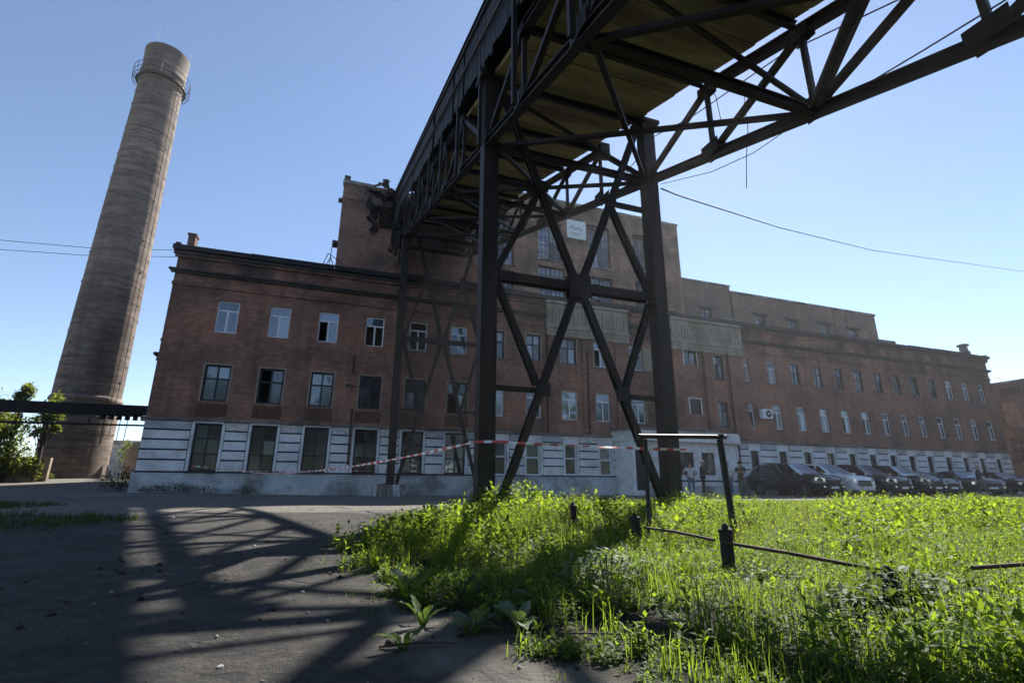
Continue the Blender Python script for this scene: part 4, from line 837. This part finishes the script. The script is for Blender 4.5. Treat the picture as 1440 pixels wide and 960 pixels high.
tree('leafy_tree', 'young sunlit tree behind the low wall at the left edge', -15.3, 30.4, 4.2, 1.9, 16000, .2, LEAFT, .7, lobes=52)
tree('poplar_sapling', 'slender upright sapling top showing above the pipe bridge at far left', -14.3, 31.4, 5.3, .6, 2200, .18, LEAFT, 2.6, lobes=16)
tree('poplar_sapling', 'slender sapling overlapping the left edge of the chimney above the pipe bridge', -13.0, 31.2, 4.9, .55, 2000, .18, LEAFT, 2.4, lobes=14)
tree('leafy_tree', 'dense green tree cut by the left edge of the photo under the pipe', -18.4, 30.2, 3.9, 2.1, 13000, .2, LEAFT, .7, lobes=40)
tree('distant_tree', 'small distant tree in the gap beside the white building corner', -17.6, 62, 5.2, 1.6, 800, .35, LEAFT, 1.8)
for row in range(2):
    nl = 9000; x = rng.uniform(-90, 110, nl); top = 16.5+2.6*np.sin(x*.31+row)+1.8*np.sin(x*.83+2*row); z = top*rng.random(nl)**.7; y = -46-5*row+2.6*np.sin(x*.5)+rng.normal(0, 1.5, nl)
    Vw, tw2 = leaves(np.stack([x, y, z], -1), rng.uniform(0, 6.28, nl), rng.normal(0, .6, nl), rng.uniform(1.0, 2.2, nl), rng.uniform(.7, 1.4, nl), .1)
    o = npmesh('far_wood', Vw, [tw2], LEAFD); tag(o, 'far wood behind the yard mirrored in the window panes', 'wood', kind='stuff')
# burdock and plantain plants at the meadow edge: every big leaf a part
def burdock(label, x, y, n_, L0, el=.35, m=BURD, cat='plant', name='burdock_plant', wd=.55):
    root = thing(name, label, cat, loc=(x, y, g1(x, y)), rz=0)
    for k in range(n_):
        a = k*2.399+random.uniform(-.3, .3); L = L0*random.uniform(.65, 1.15); e = el+random.uniform(-.25, .35); W = L*wd*random.uniform(.85, 1.15)
        d = Vector((math.cos(a), math.sin(a), 0)); s = Vector((-math.sin(a), math.cos(a), 0)); pet = L*random.uniform(.25, .5); q = MB(); rows = []
        for j in range(7):
            t = j/6; hh = math.sin(e)*(pet+L*t)-(.55*L*t*t)*.55; rr_ = math.cos(e)*(pet+L*t)*.95; ww = W/2*math.sin(math.pi*(.08+.92*t)**.72)*(1-.15*t); wv = .03*L*math.sin(j*2.1+k)
            c = d*rr_+Vector((0, 0, hh+.01)); rows.append((c-s*ww+Vector((0, 0, ww*.35+wv)), c, c+s*ww+Vector((0, 0, ww*.3-wv))))
        for r1, r2_ in zip(rows, rows[1:]):
            q.quad(r1[0], r1[1], r2_[1], r2_[0]); q.quad(r1[1], r1[2], r2_[2], r2_[1])
        q.build('leaf', m, root, 80); MB().tube([(0, 0, -.01), rows[0][1]], .005, 5).build('leaf_stalk', LEAFG, root)
    return root
burdock('large grey green burdock with pale sunlit leaves at the tip of the meadow edge', .97, 2.56, 11, .165, .6)
burdock('broad leaved burdock just left of the pale one on the asphalt edge', .74, 2.60, 9, .155, .5)
burdock('upright dark green dock leaves left of the burdocks',   .55, 2.82, 8, .15, .8, LEAFD, name='dock_plant', wd=.32)
burdock('small plantain with two bright backlit leaves alone on the asphalt', .40, 2.45, 5, .10, .7, LEAF, name='plantain', wd=.4)
burdock('single broad leaf plant at the dark hollow right of the burdocks', 1.25, 2.9, 5, .15, .4)
burdock('burdock leaves in the middle of the left meadow border', .62, 4.9, 7, .17, .5, LEAF, wd=.6)
burdock('thick leafy dock clump on the left meadow border above the dock leaves', .56, 3.35, 11, .17, .75, LEAF, name='dock_plant', wd=.34)
burdock('broad dock leaves behind the burdocks in shade of the grass', .86, 3.12, 10, .17, .7, LEAFD, name='dock_plant', wd=.38)
burdock('pale burdock leaves behind the lone plantain on the meadow rim', .62, 3.7, 9, .16, .55, BURD)
burdock('low burdock at the far left corner of the meadow', .40, 5.6, 9, .17, .45, LEAF, wd=.6)
burdock('burdock with glossy leaves beside the dark hollow on the right', 2.35, 2.0, 7, .13, .4, LEAF, wd=.65)
burdock('burdock leaves at the lower right in front of the pipe end', 2.45, 1.55, 7, .12, .4, LEAF, wd=.65)
burdock('burdock with white shining leaves below the tallest stump', 2.95, 3.05, 8, .13, .25, BURD)

# ------------------------------------------------------------------ small things in the meadow and the yard
def stump(label, x, y, h, r=.062):
    z = g1(x, y); t = thing('fence_stump', label, 'post', 'rusty stumps of an old pipe fence', (x, y, z))
    MB().lathe([(r, -.1), (r, h*.86), (r*1.12, h*.87), (r*1.1, h*.95), (r*.7, h)], 12, cap=True).build('post', RUSTD, t, 40); MB().lathe([(.024, h), (.03, h+.012), (.012, h+.03)], 8, cap=True).build('knob', RUSTD, t); return t
stump('farthest rusty fence stump left of the pipe frame', 3.25, 6.5, .32, .05); stump('rusty fence stump just left of the pipe frame with a loose rail', 3.25, 5.0, .29, .05)
stump('tallest rusty fence stump standing before the right post of the pipe frame', 3.03, 3.4, .32, .05); stump('dark stump half buried in leaves on the right', 2.88, 2.06, .21, .036)
for lb_, pts in (('fallen rusty rail running right from the tallest fence stump', [(2.98, 3.38, .06), (3.1, 2.9, .035), (3.3, 2.62, -.01), (3.6, 2.3, -.06)]), ('short rusty rail between two fence stumps', [(3.3, 4.9, .05), (3.15, 4.2, .07), (3.0, 3.5, .065)]), ('thin rusty rail at the right edge among the weeds', [(3.52, 2.02, .04), (4.1, 1.98, .045), (5.2, 1.9, .05)])):
    tag(MB().tube(pts, .013, 7).build('fence_rail', RUST), lb_, 'rail', 'fallen rails of the old pipe fence')
pe = MB().lathe([(.048, 0), (.048, .3), (.039, .3), (.039, .0)], 18, axis='y'); po_ = pe.build('rusty_pipe', RUST, None, 50); po_.location = (3.36, 2.02, -.13); po_.rotation_euler = (R(8), 0, R(-35)); tag(po_, 'open rusty pipe end lying in the dark hollow on the right', 'pipe')
pf = thing('pipe_stand', 'dark goal shaped pipe frame standing in the meadow before the trestle', 'frame', loc=(0, 5.2, 0))
MB().tube([(3.56, 0, -.15), (3.585, 0, 1.02)], .026, 8).build('post', IRON, pf); MB().tube([(4.78, 0, -.2), (4.70, 0, 1.05)], .040, 8).build('post', IRON, pf)
MB().tube([(3.50, 0, 1.05), (4.80, 0, 1.085)], .027, 8).build('crossbar', STEELL, pf); MB().lathe([(.045, -.03), (.05, .0), (.045, .03)], 8, (4.72, 0, 1.085), cap=True).build('joint', IRON, pf)
for k, (x, y, s_) in enumerate(((-.3, 2.46, .013), (-.05, 3.9, .014), (-1.2, 4.2, .011), (.5, 5.3, .016), (-.6, 6.2, .018), (-2.2, 9.9, .026), (.9, 10.8, .03), (.1, 3.1, .010))):
    bmx = bmesh.new(); bmesh.ops.create_icosphere(bmx, subdivisions=2, radius=s_)
    for v in bmx.verts: v.co *= 1+.22*math.sin(v.co.x*190/s_*.02+k)*math.cos(v.co.y*3/s_+k); v.co.z *= .6
    me = bpy.data.meshes.new('stone'); bmx.to_mesh(me); bmx.free(); me.materials.append(STONE); o = bpy.data.objects.new('stone', me); COL.objects.link(o); o.location = (x, y, g1(x, y)+s_*.3)
    tag(o, ['pale stone nearest the bottom edge on dark asphalt', 'small stone on the asphalt in a shadow bar', 'tiny stone on asphalt far left of the meadow', 'stone lying beside the left meadow border', 'stone on sunlit asphalt between truss shadows', 'stone at the left where shade meets dusty road', 'stone on the pale dusty road before the building', 'pebble just in front of the plantain'][k], 'stone', 'loose stones on the asphalt')
tw_ = MB().tube([(.62, 2.43, g1(.6, 2.4)+.012), (.47, 2.47, g1(.5, 2.5)+.018), (.3, 2.5, g1(.3, 2.5)+.01)], .006, 5); tag(tw_.build('twig', BARK), 'dry twig lying on the asphalt beside the plantain', 'twig')
tw_ = MB().tube([(1.42, 2.2, g1(1.4, 2.2)+.012), (1.25, 2.3, g1(1.25, 2.3)+.02), (1.12, 2.42, g1(1.1, 2.4)+.012)], .006, 5); tag(tw_.build('twig', BARK), 'dry twig in the sparse grass at the meadow tip', 'twig')
# pebbles and crumbs of asphalt
nr = 2600; x = rng.uniform(-5, 2.4, nr); y = rng.uniform(1.4, 11, nr); k = (meadow(x, y) < .1) & vis(x, y); x, y = x[k], y[k]; n_ = len(x); s_ = np.minimum(rng.gamma(1.6, .0022, n_)+.002, .014)
oct_ = np.array([(1, 0, 0), (0, 1, 0), (-1, 0, 0), (0, -1, 0), (0, 0, .7), (0, 0, -.7)]); V = (oct_[None]*s_[:, None, None]*rng.uniform(.6, 1.3, (n_, 6, 1))+np.stack([x, y, gz(x, y)+s_*.3], -1)[:, None]).reshape(-1, 3)
ft = np.array([(0, 1, 4), (1, 2, 4), (2, 3, 4), (3, 0, 4), (1, 0, 5), (2, 1, 5), (3, 2, 5), (0, 3, 5)]); Fp = (ft[None]+(np.arange(n_)*6)[:, None, None]).reshape(-1, 3)
tag(npmesh('grit', V, [Fp], mat('grit_stone', (.16, .15, .135), .9, .5, 30, bmp=0)), 'loose grit scattered over the asphalt yard', 'gravel', kind='stuff')

nr = 420; x = rng.uniform(-4, 1.2, nr); y = rng.uniform(1.5, 8, nr); k = (meadow(x, y) < .05) & vis(x, y) & (clump(x, y, 1.1, 3) > .1); x, y = x[k], y[k]; n_ = len(x); s_ = np.minimum(rng.gamma(2., .005, n_)+.004, .03)
V = (oct_[None]*s_[:, None, None]*rng.uniform(.5, 1.5, (n_, 6, 1))+np.stack([x, y, gz(x, y)+s_*.2], -1)[:, None]).reshape(-1, 3); Fp = (ft[None]+(np.arange(n_)*6)[:, None, None]).reshape(-1, 3)
tag(npmesh('dirt_clods', V, [Fp], mat('dirt_clod', (.03, .025, .02), .95, .4, 30, bmp=0)), 'dark crumbs of earth on the worn asphalt', 'dirt', kind='stuff')

# ------------------------------------------------------------------ barrier tape and cables
def tape(label, pts, w_=.055, seg=.16, sag=.0, grp='red and white barrier tapes'):
    P_ = [Vector(p) for p in pts]; out = []; 
    for a, c in zip(P_, P_[1:]):
        L = (c-a).length; n_ = max(2, int(L/seg))
        for k in range(n_): t = k/n_; out.append(a.lerp(c, t)-Vector((0, 0, sag*4*t*(1-t)*L/10)))
    out.append(P_[-1]); q = MB()
    for k, (a, c) in enumerate(zip(out, out[1:])):
        f = lambda i_: Vector((.012*math.sin(i_*.7), .02*math.cos(i_*.45), w_/2*(.75+.25*math.cos(i_*.33))))
        q.quad(a-f(k), c-f(k+1), c+f(k+1), a+f(k), m=k % 2)
    return tag(q.build('barrier_tape', [REDP, WHP]), label, 'tape', grp)
LEG = (2.62, 9.19, 1.26)
tape('barrier tape rising from the building wall to the left trestle leg', [(-3.24, 24.6, 1.0), LEG], sag=.16)
tape('barrier tape wrapped round the left trestle leg', [LEG, (3.1, 9.19, 1.275)])
tape('barrier tape stretched between the two nearest trestle legs', [(3.1, 9.19, 1.275), (4.8, 9.1, 1.24), (7.3, 9.1, 1.235)], sag=.05)
tape('faint barrier tape strung low along the white ground floor wall', [(-5.1, 24.55, 1.2), (-3.24, 24.6, 1.02), (.5, 24.6, 1.1), (3.3, 24.3, 1.08)], .035, .14, .05)
def cable(label, pts, r=.012, sag=0., n_=14):
    P_ = [Vector(p) for p in pts]
    if len(P_) == 2 and sag:
        a, c = P_; P_ = [a.lerp(c, k/n_)-Vector((0, 0, sag*4*(k/n_)*(1-k/n_))) for k in range(n_+1)]
    return tag(MB().tube(P_, r, 5).build('cable', IRON), label, 'cable', 'overhead cables')
cable('long sagging cable running from the trestle out to the right sky', [(6.06, 7.61, 6.44), (7.42, 8.57, 7.1), (16.1, 13.29, 10.36), (29.5, 18.38, 14.02), (60.98, 24.99, 20.26)], .018)
cable('upper thin cable passing behind the chimney at the left', [(-24, 39, 15.4), (-16.2, 39, 15.84), (-11.5, 39, 16.5)], .02); cable('lower thin cable from the chimney to the building corner', [(-24, 39, 14.7), (-16.5, 39, 15.26), (-11.5, 39, 15.98), (-7, 36, 15.6)], .02)
cable('slack cable crossing the right truss beside the deck edge', [(8.0, 3.2, 7.7), (8, 3.81, 8.05), (8, 5.91, 8.97), (8, 8.63, 9.58), (8, 10.16, 10.12), (8, 12.55, 9.74)], .014); cable('second thin cable above the slack one by the deck edge', [(8.1, 3.4, 8.25), (8.1, 5.2, 9.2), (8.1, 6.0, 9.35)], .012)
cable('straight wire brace above the right lower chord', [(7.1, 2.36, 6.06), (7.1, 3.24, 6.17), (7.1, 4.56, 6.36)], .012); cable('loose wire looping under the right lower chord', [(7.15, 9.0, 7.65), (7.15, 7.32, 6.91), (7.15, 6.2, 6.61), (7.15, 5.14, 6.54)], .008)
cable('long broken wire hanging down from the deck edge against the sky', [(7.3, 6.30, 8.23), (7.28, 6.36, 7.9), (7.33, 6.40, 7.37), (7.3, 6.5, 6.8), (7.3, 6.61, 6.12)], .008); cable('short broken wire hanging beside the end post of the truss', [(7.3, 7.2, 9.15), (7.33, 7.1, 8.7), (7.3, 7.01, 7.92)], .008)

# ------------------------------------------------------------------ cars
def loft(st, ring):
    V = []; F_ = []
    for s in st: V += ring(*s)
    k = len(ring(*st[0])); return V, k
def car(label, x, y, heading, paintm, kind='suv', grille=IRON, grp='cars parked along the building'):
    """heading = direction the nose points (radians from +X)."""
    c = thing('parked_car', label, 'car', grp, (x, y, g1(x, y)), heading)
    K = 1. if kind == 'suv' else .86
    st = [(2.43, .42, .70, .74, .60, .50), (2.38, .30, .86, .90, .80, .62), (2.22, .26, .97, 1.02, .90, .70), (1.25, .25, 1.06, 1.13, .95, .76), (.42, .25, 1.08, 1.66, .95, .62), (-.5, .25, 1.09, 1.74, .95, .63), (-1.65, .25, 1.10, 1.68, .95, .60), (-2.12, .27, 1.10, 1.50, .93, .60), (-2.36, .34, 1.06, 1.12, .88, .72), (-2.43, .45, .95, .98, .78, .62)]
    if kind != 'suv': st = [(a, b_*.85, z1*.93, z2*.86 if z2 > 1.2 else z2*.93, w1*.97, w2*.97) for a, b_, z1, z2, w1, w2 in st]
    def ring(X, zb, zB, zt, w1, wt):
        h = [(0, zb), (w1*.9, zb), (w1, zb+.2), (w1*1.0, zB-.14), (w1*.95, zB), (wt*1.02, zt-.07), (wt*.86, zt), (0, zt+.025)]
        return [(X, -a, z) for a, z in h] + [(X, a, z) for a, z in h[-2:0:-1]]
    N_ = 14; V = [v for s in st for v in ring(*s)]; body = MB(); gl_ = MB(); wsm = MB(); ns = len(st)
    def isglass(i, j):
        side = j in (4, 9); top = j in (5, 6, 7, 8)
        if side and 3 <= i <= 6: return 1
        if i == 3 and (top or side): return 2
        return 0
    for i in range(ns-1):
        for j in range(N_):
            q = [V[i*N_+j], V[i*N_+(j+1) % N_], V[(i+1)*N_+(j+1) % N_], V[(i+1)*N_+j]]; g = isglass(i, j); (gl_ if g == 1 and i > 3 else wsm if g == 2 or (g == 1 and i == 3 and False) else gl_ if g == 1 else body).quad(*q)
    body.quad(*V[:N_]); body.quad(*V[-N_:][::-1])
    bo = body.build('body', paintm, c)
    bmw = bmesh.new(); bmw.from_mesh(bo.data); bmesh.ops.remove_doubles(bmw, verts=bmw.verts, dist=.001); bmesh.ops.recalc_face_normals(bmw, faces=bmw.faces); bmw.to_mesh(bo.data); bmw.free(); bo.data.shade_smooth(); bo.data.set_sharp_from_angle(angle=R(38))
    gl_.build('side_glass', CARGL, c); wsm.build('windscreen', WINDSH_SKY, c)
    zB, zt = st[4][2], st[5][3]
    for sy in (-1, 1):
        for i in (4, 5, 6):
            X = st[i][0]-.2 if i < 6 else st[i][0]+.1; MB().beam((X, sy*.915*K**.1, zB+.0), (X-.05, sy*.655, zt-.07), .09, .02, (1, 0, 0)).build('pillar', paintm, c)
        MB().beam((1.24, sy*.91, zB-.01), (.42, sy*.645, st[4][3]-.06), .07, .03).build('pillar', paintm, c)
    for sy in (-1, 1):
        for xw_ in (1.5, -1.42):
            MB().lathe([(.43, -.02), (.43, .02)], 20, (xw_, sy*.945, .36), axis='y', cap=True).build('wheel_arch', RUBBER, c)
            wh = MB().lathe([(.22, -.1), (.33, -.11), (.36, -.07), (.36, .07), (.33, .11), (.22, .1)], 22, (xw_, sy*.87, .36), axis='y').build('wheel', RUBBER, c, 50)
            rm = MB().lathe([(.235, .0), (.24, sy*.1), (.215, sy*.105), (.21, sy*.04)], 20, (xw_, sy*.87, .36), axis='y')
            for k in range(5):
                a = k*1.2566; rm.beam((xw_, sy*(.87+.095), .36), (xw_+.22*math.cos(a), sy*(.87+.1), .36+.22*math.sin(a)), .05, .02, (0, 1, 0))
            rm.build('rim', ALLOY, wh)
        MB().box(.95, 1.12, sy*1.02-.1, sy*1.02+.1, zB-.02, zB+.14).build('mirror', paintm, c)
        MB().beam((2.40, sy*.58, .80*K), (2.1, sy*.90, .86*K), .16, .16).build('headlight', LAMP, c)
        MB().box(2.33, 2.42, sy*.62-.09, sy*.62+.09, .44, .52).build('fog_lamp', LAMP, c)
        MB().box(-.18, .02, sy*.955-.012, sy*.955+.012, .86*K, .90*K).box(-1.2, -1.0, sy*.955-.012, sy*.955+.012, .87*K, .91*K).build('door_handle', CHROME, c)
        MB().box(-1.3, 1.05, sy*.955-.02, sy*.955+.02, .30, .37).build('side_skirt', RUBBER, c)
    g_ = MB().box(2.36, 2.455, -.45, .45, .50*K, .80*K).build('grille', grille, c)
    b2 = MB()
    for k in range(4): b2.box(2.45, 2.462, -.42, .42, .53*K+k*.065, .55*K+k*.065)
    b2.build('grille_bar', ALLOY if paintm == SILVER else IRON, g_)
    MB().box(2.44, 2.472, -.26, .26, .38, .49).build('number_plate', PLATE, c)
    MB().box(2.34, 2.46, -.78, .78, .27, .33).build('bumper_lip', ALLOY if paintm == SILVER else RUBBER, c)
    return c
dn = -math.pi/2
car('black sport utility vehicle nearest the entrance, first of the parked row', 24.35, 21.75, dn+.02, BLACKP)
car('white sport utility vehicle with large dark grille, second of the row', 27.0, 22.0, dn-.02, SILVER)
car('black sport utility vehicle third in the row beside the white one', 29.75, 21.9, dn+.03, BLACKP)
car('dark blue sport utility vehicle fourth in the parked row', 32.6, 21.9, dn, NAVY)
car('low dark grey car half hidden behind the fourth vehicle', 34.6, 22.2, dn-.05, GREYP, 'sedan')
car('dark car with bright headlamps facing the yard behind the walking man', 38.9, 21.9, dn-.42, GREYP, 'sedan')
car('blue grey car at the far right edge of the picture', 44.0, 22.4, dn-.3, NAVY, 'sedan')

# ------------------------------------------------------------------ people
SKIN = mat('skin', (.45, .27, .19), .6, .08, 8, bmp=0); HAIRD = mat('dark_hair', (.02, .015, .012), .7, .2, 30); HAIRG = mat('grey_hair', (.35, .33, .31), .7, .2, 30); CAPW = mat('white_cap', (.75, .75, .73), .7, .05)
def cloth(n_, c): return mat(n_, c, .85, .18, 6, bmp=.2)
def skinmesh(name, verts, edges, rad, m, parent, root=0, sub=1):
    me = bpy.data.meshes.new(name); me.from_pydata(verts, edges, []); me.materials.append(m); o = bpy.data.objects.new(name, me); COL.objects.link(o); o.parent = parent
    md = o.modifiers.new('skin', 'SKIN'); md.use_smooth_shade = True
    for k, r_ in enumerate(rad): me.skin_vertices[0].data[k].radius = r_ if isinstance(r_, tuple) else (r_, r_)
    me.skin_vertices[0].data[root].use_root = True
    s = o.modifiers.new('sub', 'SUBSURF'); s.levels = sub; s.render_levels = sub; return o
def person(label, x, y, rz, H, pose, top, legs, shoe, hair, cap=None, short=False):
    p = thing('person', label, 'person', None, (x, y, g1(x, y)), rz); k = H/1.75
    J = {'pel': (0, 0, .95), 'sp': (0, .01, 1.12), 'ch': (0, .0, 1.33), 'nk': (0, -.005, 1.475), 'hd': (0, -.02, 1.56), 'hc': (0, -.03, 1.64), 'ht': (0, -.02, 1.72)}
    for s, n_ in ((-1, 'l'), (1, 'r')):
        J.update({'hip'+n_: (s*.095, 0, .90), 'kn'+n_: (s*.11, -.01, .50), 'an'+n_: (s*.12, .02, .09), 'to'+n_: (s*.14, -.15, .04), 'sh'+n_: (s*.185, 0, 1.40), 'el'+n_: (s*.26, .02, 1.12), 'wr'+n_: (s*.27, -.05, .88), 'pa'+n_: (s*.272, -.07, .80)})
    J.update(pose); J = {a: Vector(b_)*k for a, b_ in J.items()}
    names = ['pel', 'sp', 'ch', 'nk', 'hd', 'hc', 'ht']; E_ = [('pel', 'sp'), ('sp', 'ch'), ('ch', 'nk'), ('nk', 'hd'), ('hd', 'hc'), ('hc', 'ht')]
    rad = {'pel': (.13, .10), 'sp': (.125, .095), 'ch': (.145, .10), 'nk': .052, 'hd': (.062, .075), 'hc': (.078, .095), 'ht': (.055, .065)}
    for n_ in 'lr':
        names += ['hip'+n_, 'kn'+n_, 'an'+n_, 'to'+n_, 'sh'+n_, 'el'+n_, 'wr'+n_, 'pa'+n_]
        E_ += [('pel', 'hip'+n_), ('hip'+n_, 'kn'+n_), ('kn'+n_, 'an'+n_), ('an'+n_, 'to'+n_), ('ch', 'sh'+n_), ('sh'+n_, 'el'+n_), ('el'+n_, 'wr'+n_), ('wr'+n_, 'pa'+n_)]
        rad.update({'hip'+n_: .082, 'kn'+n_: .056, 'an'+n_: .038, 'to'+n_: .034, 'sh'+n_: .058, 'el'+n_: .041, 'wr'+n_: .029, 'pa'+n_: (.036, .018)})
        d = (J['pa'+n_]-J['wr'+n_]).normalized(); sd_ = d.cross(Vector((0, 1, 0)) if abs(d.y) < .8 else Vector((1, 0, 0))).normalized(); nn = d.cross(sd_)
        for f, (off, L, cur) in enumerate(((-.030, .072, .2), (-.010, .082, .25), (.010, .078, .3), (.028, .062, .35))):
            a = 'f%d%s' % (f, n_); b_ = 'g%d%s' % (f, n_); J[a] = J['pa'+n_]+(sd_*off+d*(.035+L*.45))*k; J[b_] = J[a]+(d*L*.5+nn*L*cur*.6)*k; names += [a, b_]; E_ += [('pa'+n_, a), (a, b_)]; rad.update({a: .0095, b_: .008})
        a, b_ = 'th'+n_, 'tj'+n_; J[a] = J['wr'+n_].lerp(J['pa'+n_], .55)+(sd_*-.048+d*.01)*k; J[b_] = J[a]+(d*.035-sd_*.012)*k; names += [a, b_]; E_ += [('wr'+n_, a), (a, b_)]; rad.update({a: .0105, b_: .009})
    ix = {n_: q for q, n_ in enumerate(names)}
    def rr_(n_, s=1., add=0.):
        r_ = rad[n_]; return tuple((q*s+add)*k for q in (r_ if isinstance(r_, tuple) else (r_, r_)))
    skinmesh('body', [J[n_] for n_ in names], [(ix[a], ix[b_]) for a, b_ in E_], [rr_(n_) for n_ in names], SKIN, p)
    def sub(name, nm, ed, m, add, over={}):
        i2 = {n_: q for q, n_ in enumerate(nm)}; P_ = [over.get(n_, J.get(n_)) for n_ in nm]; skinmesh(name, P_, [(i2[a], i2[b_]) for a, b_ in ed], [rr_(n_.split('*')[0], 1., add) for n_ in nm], m, p)
    tn = ['pel', 'sp', 'ch']; te = [('pel', 'sp'), ('sp', 'ch')]; ov = {'pel': J['pel']+Vector((0, 0, -.11))}; tn.append('nk'); te.append(('ch', 'nk')); ov['nk'] = J['ch'].lerp(J['nk'], .62)
    for n_ in 'lr':
        tn += ['sh'+n_, 'el'+n_]; te += [('ch', 'sh'+n_), ('sh'+n_, 'el'+n_)]
        if short: ov['el'+n_] = J['sh'+n_].lerp(J['el'+n_], .75)
        else: tn.append('wr'+n_); te.append(('el'+n_, 'wr'+n_)); ov['wr'+n_] = J['el'+n_].lerp(J['wr'+n_], .93)
    sub('shirt' if short else 'jacket', tn, te, top, .024 if short else .04, ov)
    ln = ['pel']; le = []; ov = {'pel': J['pel']+Vector((0, 0, .07))}
    for n_ in 'lr':
        ln += ['hip'+n_, 'kn'+n_, 'an'+n_]; le += [('pel', 'hip'+n_), ('hip'+n_, 'kn'+n_), ('kn'+n_, 'an'+n_)]
    sub('trousers', ln, le, legs, .016, ov)
    for n_ in 'lr':
        skinmesh('shoe', [J['an'+n_]+Vector((0, .03, -.045)), J['an'+n_].lerp(J['to'+n_], .6)+Vector((0, 0, -.02)), J['to'+n_]], [(0, 1), (1, 2)], [.05, .05, .04], shoe, p)
    hd = J['hc']; f_ = MB()      # face: nose, brow line, eyes, mouth, ears
    def hv(a, b_, c_): return hd+Vector((a, b_, c_))*k
    f_.beam(hv(0, -.088, .0), hv(0, -.112, -.035), .022, .022)
    for s in (-1, 1): f_.beam(hv(s*.082, .0, .02), hv(s*.085, .005, -.035), .02, .035)
    fo = f_.build('face', SKIN, p); e_ = MB()
    for s in (-1, 1): e_.beam(hv(s*.042, -.088, .008), hv(s*.022, -.092, .008), .01, .012)
    e_.beam(hv(-.025, -.085, -.065), hv(.025, -.085, -.065), .01, .01); e_.build('eyes_and_mouth', HAIRD, p)
    hb = MB(); hb.lathe([(.088*k, -.01*k), (.098*k, .03*k), (.088*k, .08*k), (.05*k, .115*k), (.002, .125*k)], 14, tuple(hv(0, .012, 0))); hb.build('hair', hair, p, 60)
    if cap:
        cb_ = MB(); cb_.lathe([(.104*k, .03*k), (.10*k, .08*k), (.06*k, .125*k), (.002, .135*k)], 14, tuple(hv(0, .005, 0))); cb_.beam(hv(0, -.08, .045), hv(0, -.17, .035), .13, .012); cb_.build('cap', cap, p, 60)
    return p
DEN = cloth('blue_denim', (.10, .15, .24)); BLK = cloth('black_cloth', (.012, .012, .014)); SHW = cloth('white_shirt', (.62, .62, .62)); GRN = cloth('dark_green_cloth', (.03, .045, .025)); KHA = cloth('khaki_cloth', (.09, .10, .05)); GRY = cloth('grey_cloth', (.12, .12, .13)); DJK = cloth('dark_jacket', (.018, .02, .026)); SHO = mat('shoe_leather', (.02, .018, .017), .5, .2)
hips = {'ell': (-.40, .06, 1.17), 'elr': (.40, .06, 1.17), 'wrl': (-.215, -.06, 1.04), 'wrr': (.215, -.06, 1.04), 'pal': (-.16, -.10, 1.0), 'par': (.16, -.10, 1.0)}
fwd = {'ell': (-.27, -.03, 1.16), 'elr': (.27, -.03, 1.16), 'wrl': (-.16, -.25, 1.18), 'wrr': (.14, -.26, 1.2), 'pal': (-.10, -.30, 1.20), 'par': (.07, -.31, 1.22)}
fold = {'ell': (-.26, -.06, 1.15), 'elr': (.26, -.06, 1.15), 'wrl': (.02, -.17, 1.2), 'wrr': (-.04, -.18, 1.16), 'pal': (.09, -.16, 1.22), 'par': (-.11, -.16, 1.17)}
walk = {'knl': (-.10, -.16, .52), 'anl': (-.11, -.20, .09), 'tol': (-.12, -.36, .07), 'knr': (.10, .03, .50), 'anr': (.11, .25, .12), 'tor': (.12, .11, .04), 'ell': (-.27, .10, 1.13), 'wrl': (-.27, .02, .9), 'pal': (-.27, -.02, .82), 'elr': (.27, -.02, 1.12), 'wrr': (.27, -.16, .93), 'par': (.265, -.21, .86)}
person('person in a pale shirt and blue jeans with hands on hips by the entrance', 18.0, 22.3, -.4, 1.70, hips, SHW, DEN, SHO, HAIRD, short=True)
person('person all in black with a white cap looking at something in both hands', 18.65, 22.15, .8, 1.78, fwd, BLK, BLK, SHO, HAIRD, CAPW)
person('person in a white T-shirt and jeans behind the right post of the pipe frame', 20.12, 21.9, -1.2, 1.76, {}, SHW, DEN, SHO, HAIRG, short=True)
person('person in a dark green top and khaki trousers beside the first black car', 20.75, 21.7, -1.0, 1.76, fold, GRN, KHA, SHO, HAIRD, short=True)
person('grey haired man in a dark jacket walking in front of the parked cars', 37.2, 19.9, .5, 1.78, walk, DJK, GRY, SHO, HAIRG)

# ------------------------------------------------------------------ added volume standing in for veiling lens glare towards the sun
hm = bpy.data.materials.new('glare_haze_air'); hm.use_nodes = True; n = hm.node_tree.nodes; n.remove(n['Principled BSDF'])
pv = n.new('ShaderNodeVolumePrincipled'); pv.inputs['Color'].default_value = (.92, .95, 1, 1); pv.inputs['Density'].default_value = .00048; pv.inputs['Anisotropy'].default_value = .55
hm.node_tree.links.new(pv.outputs[0], n['Material Output'].inputs['Volume'])
hz = MB().box(-402, 402, -302, 452, -1.4, 34).build('glare_haze', hm); hz['kind'] = 'stuff'; hz['label'] = 'thin added volume over the yard standing in for veiling lens glare'
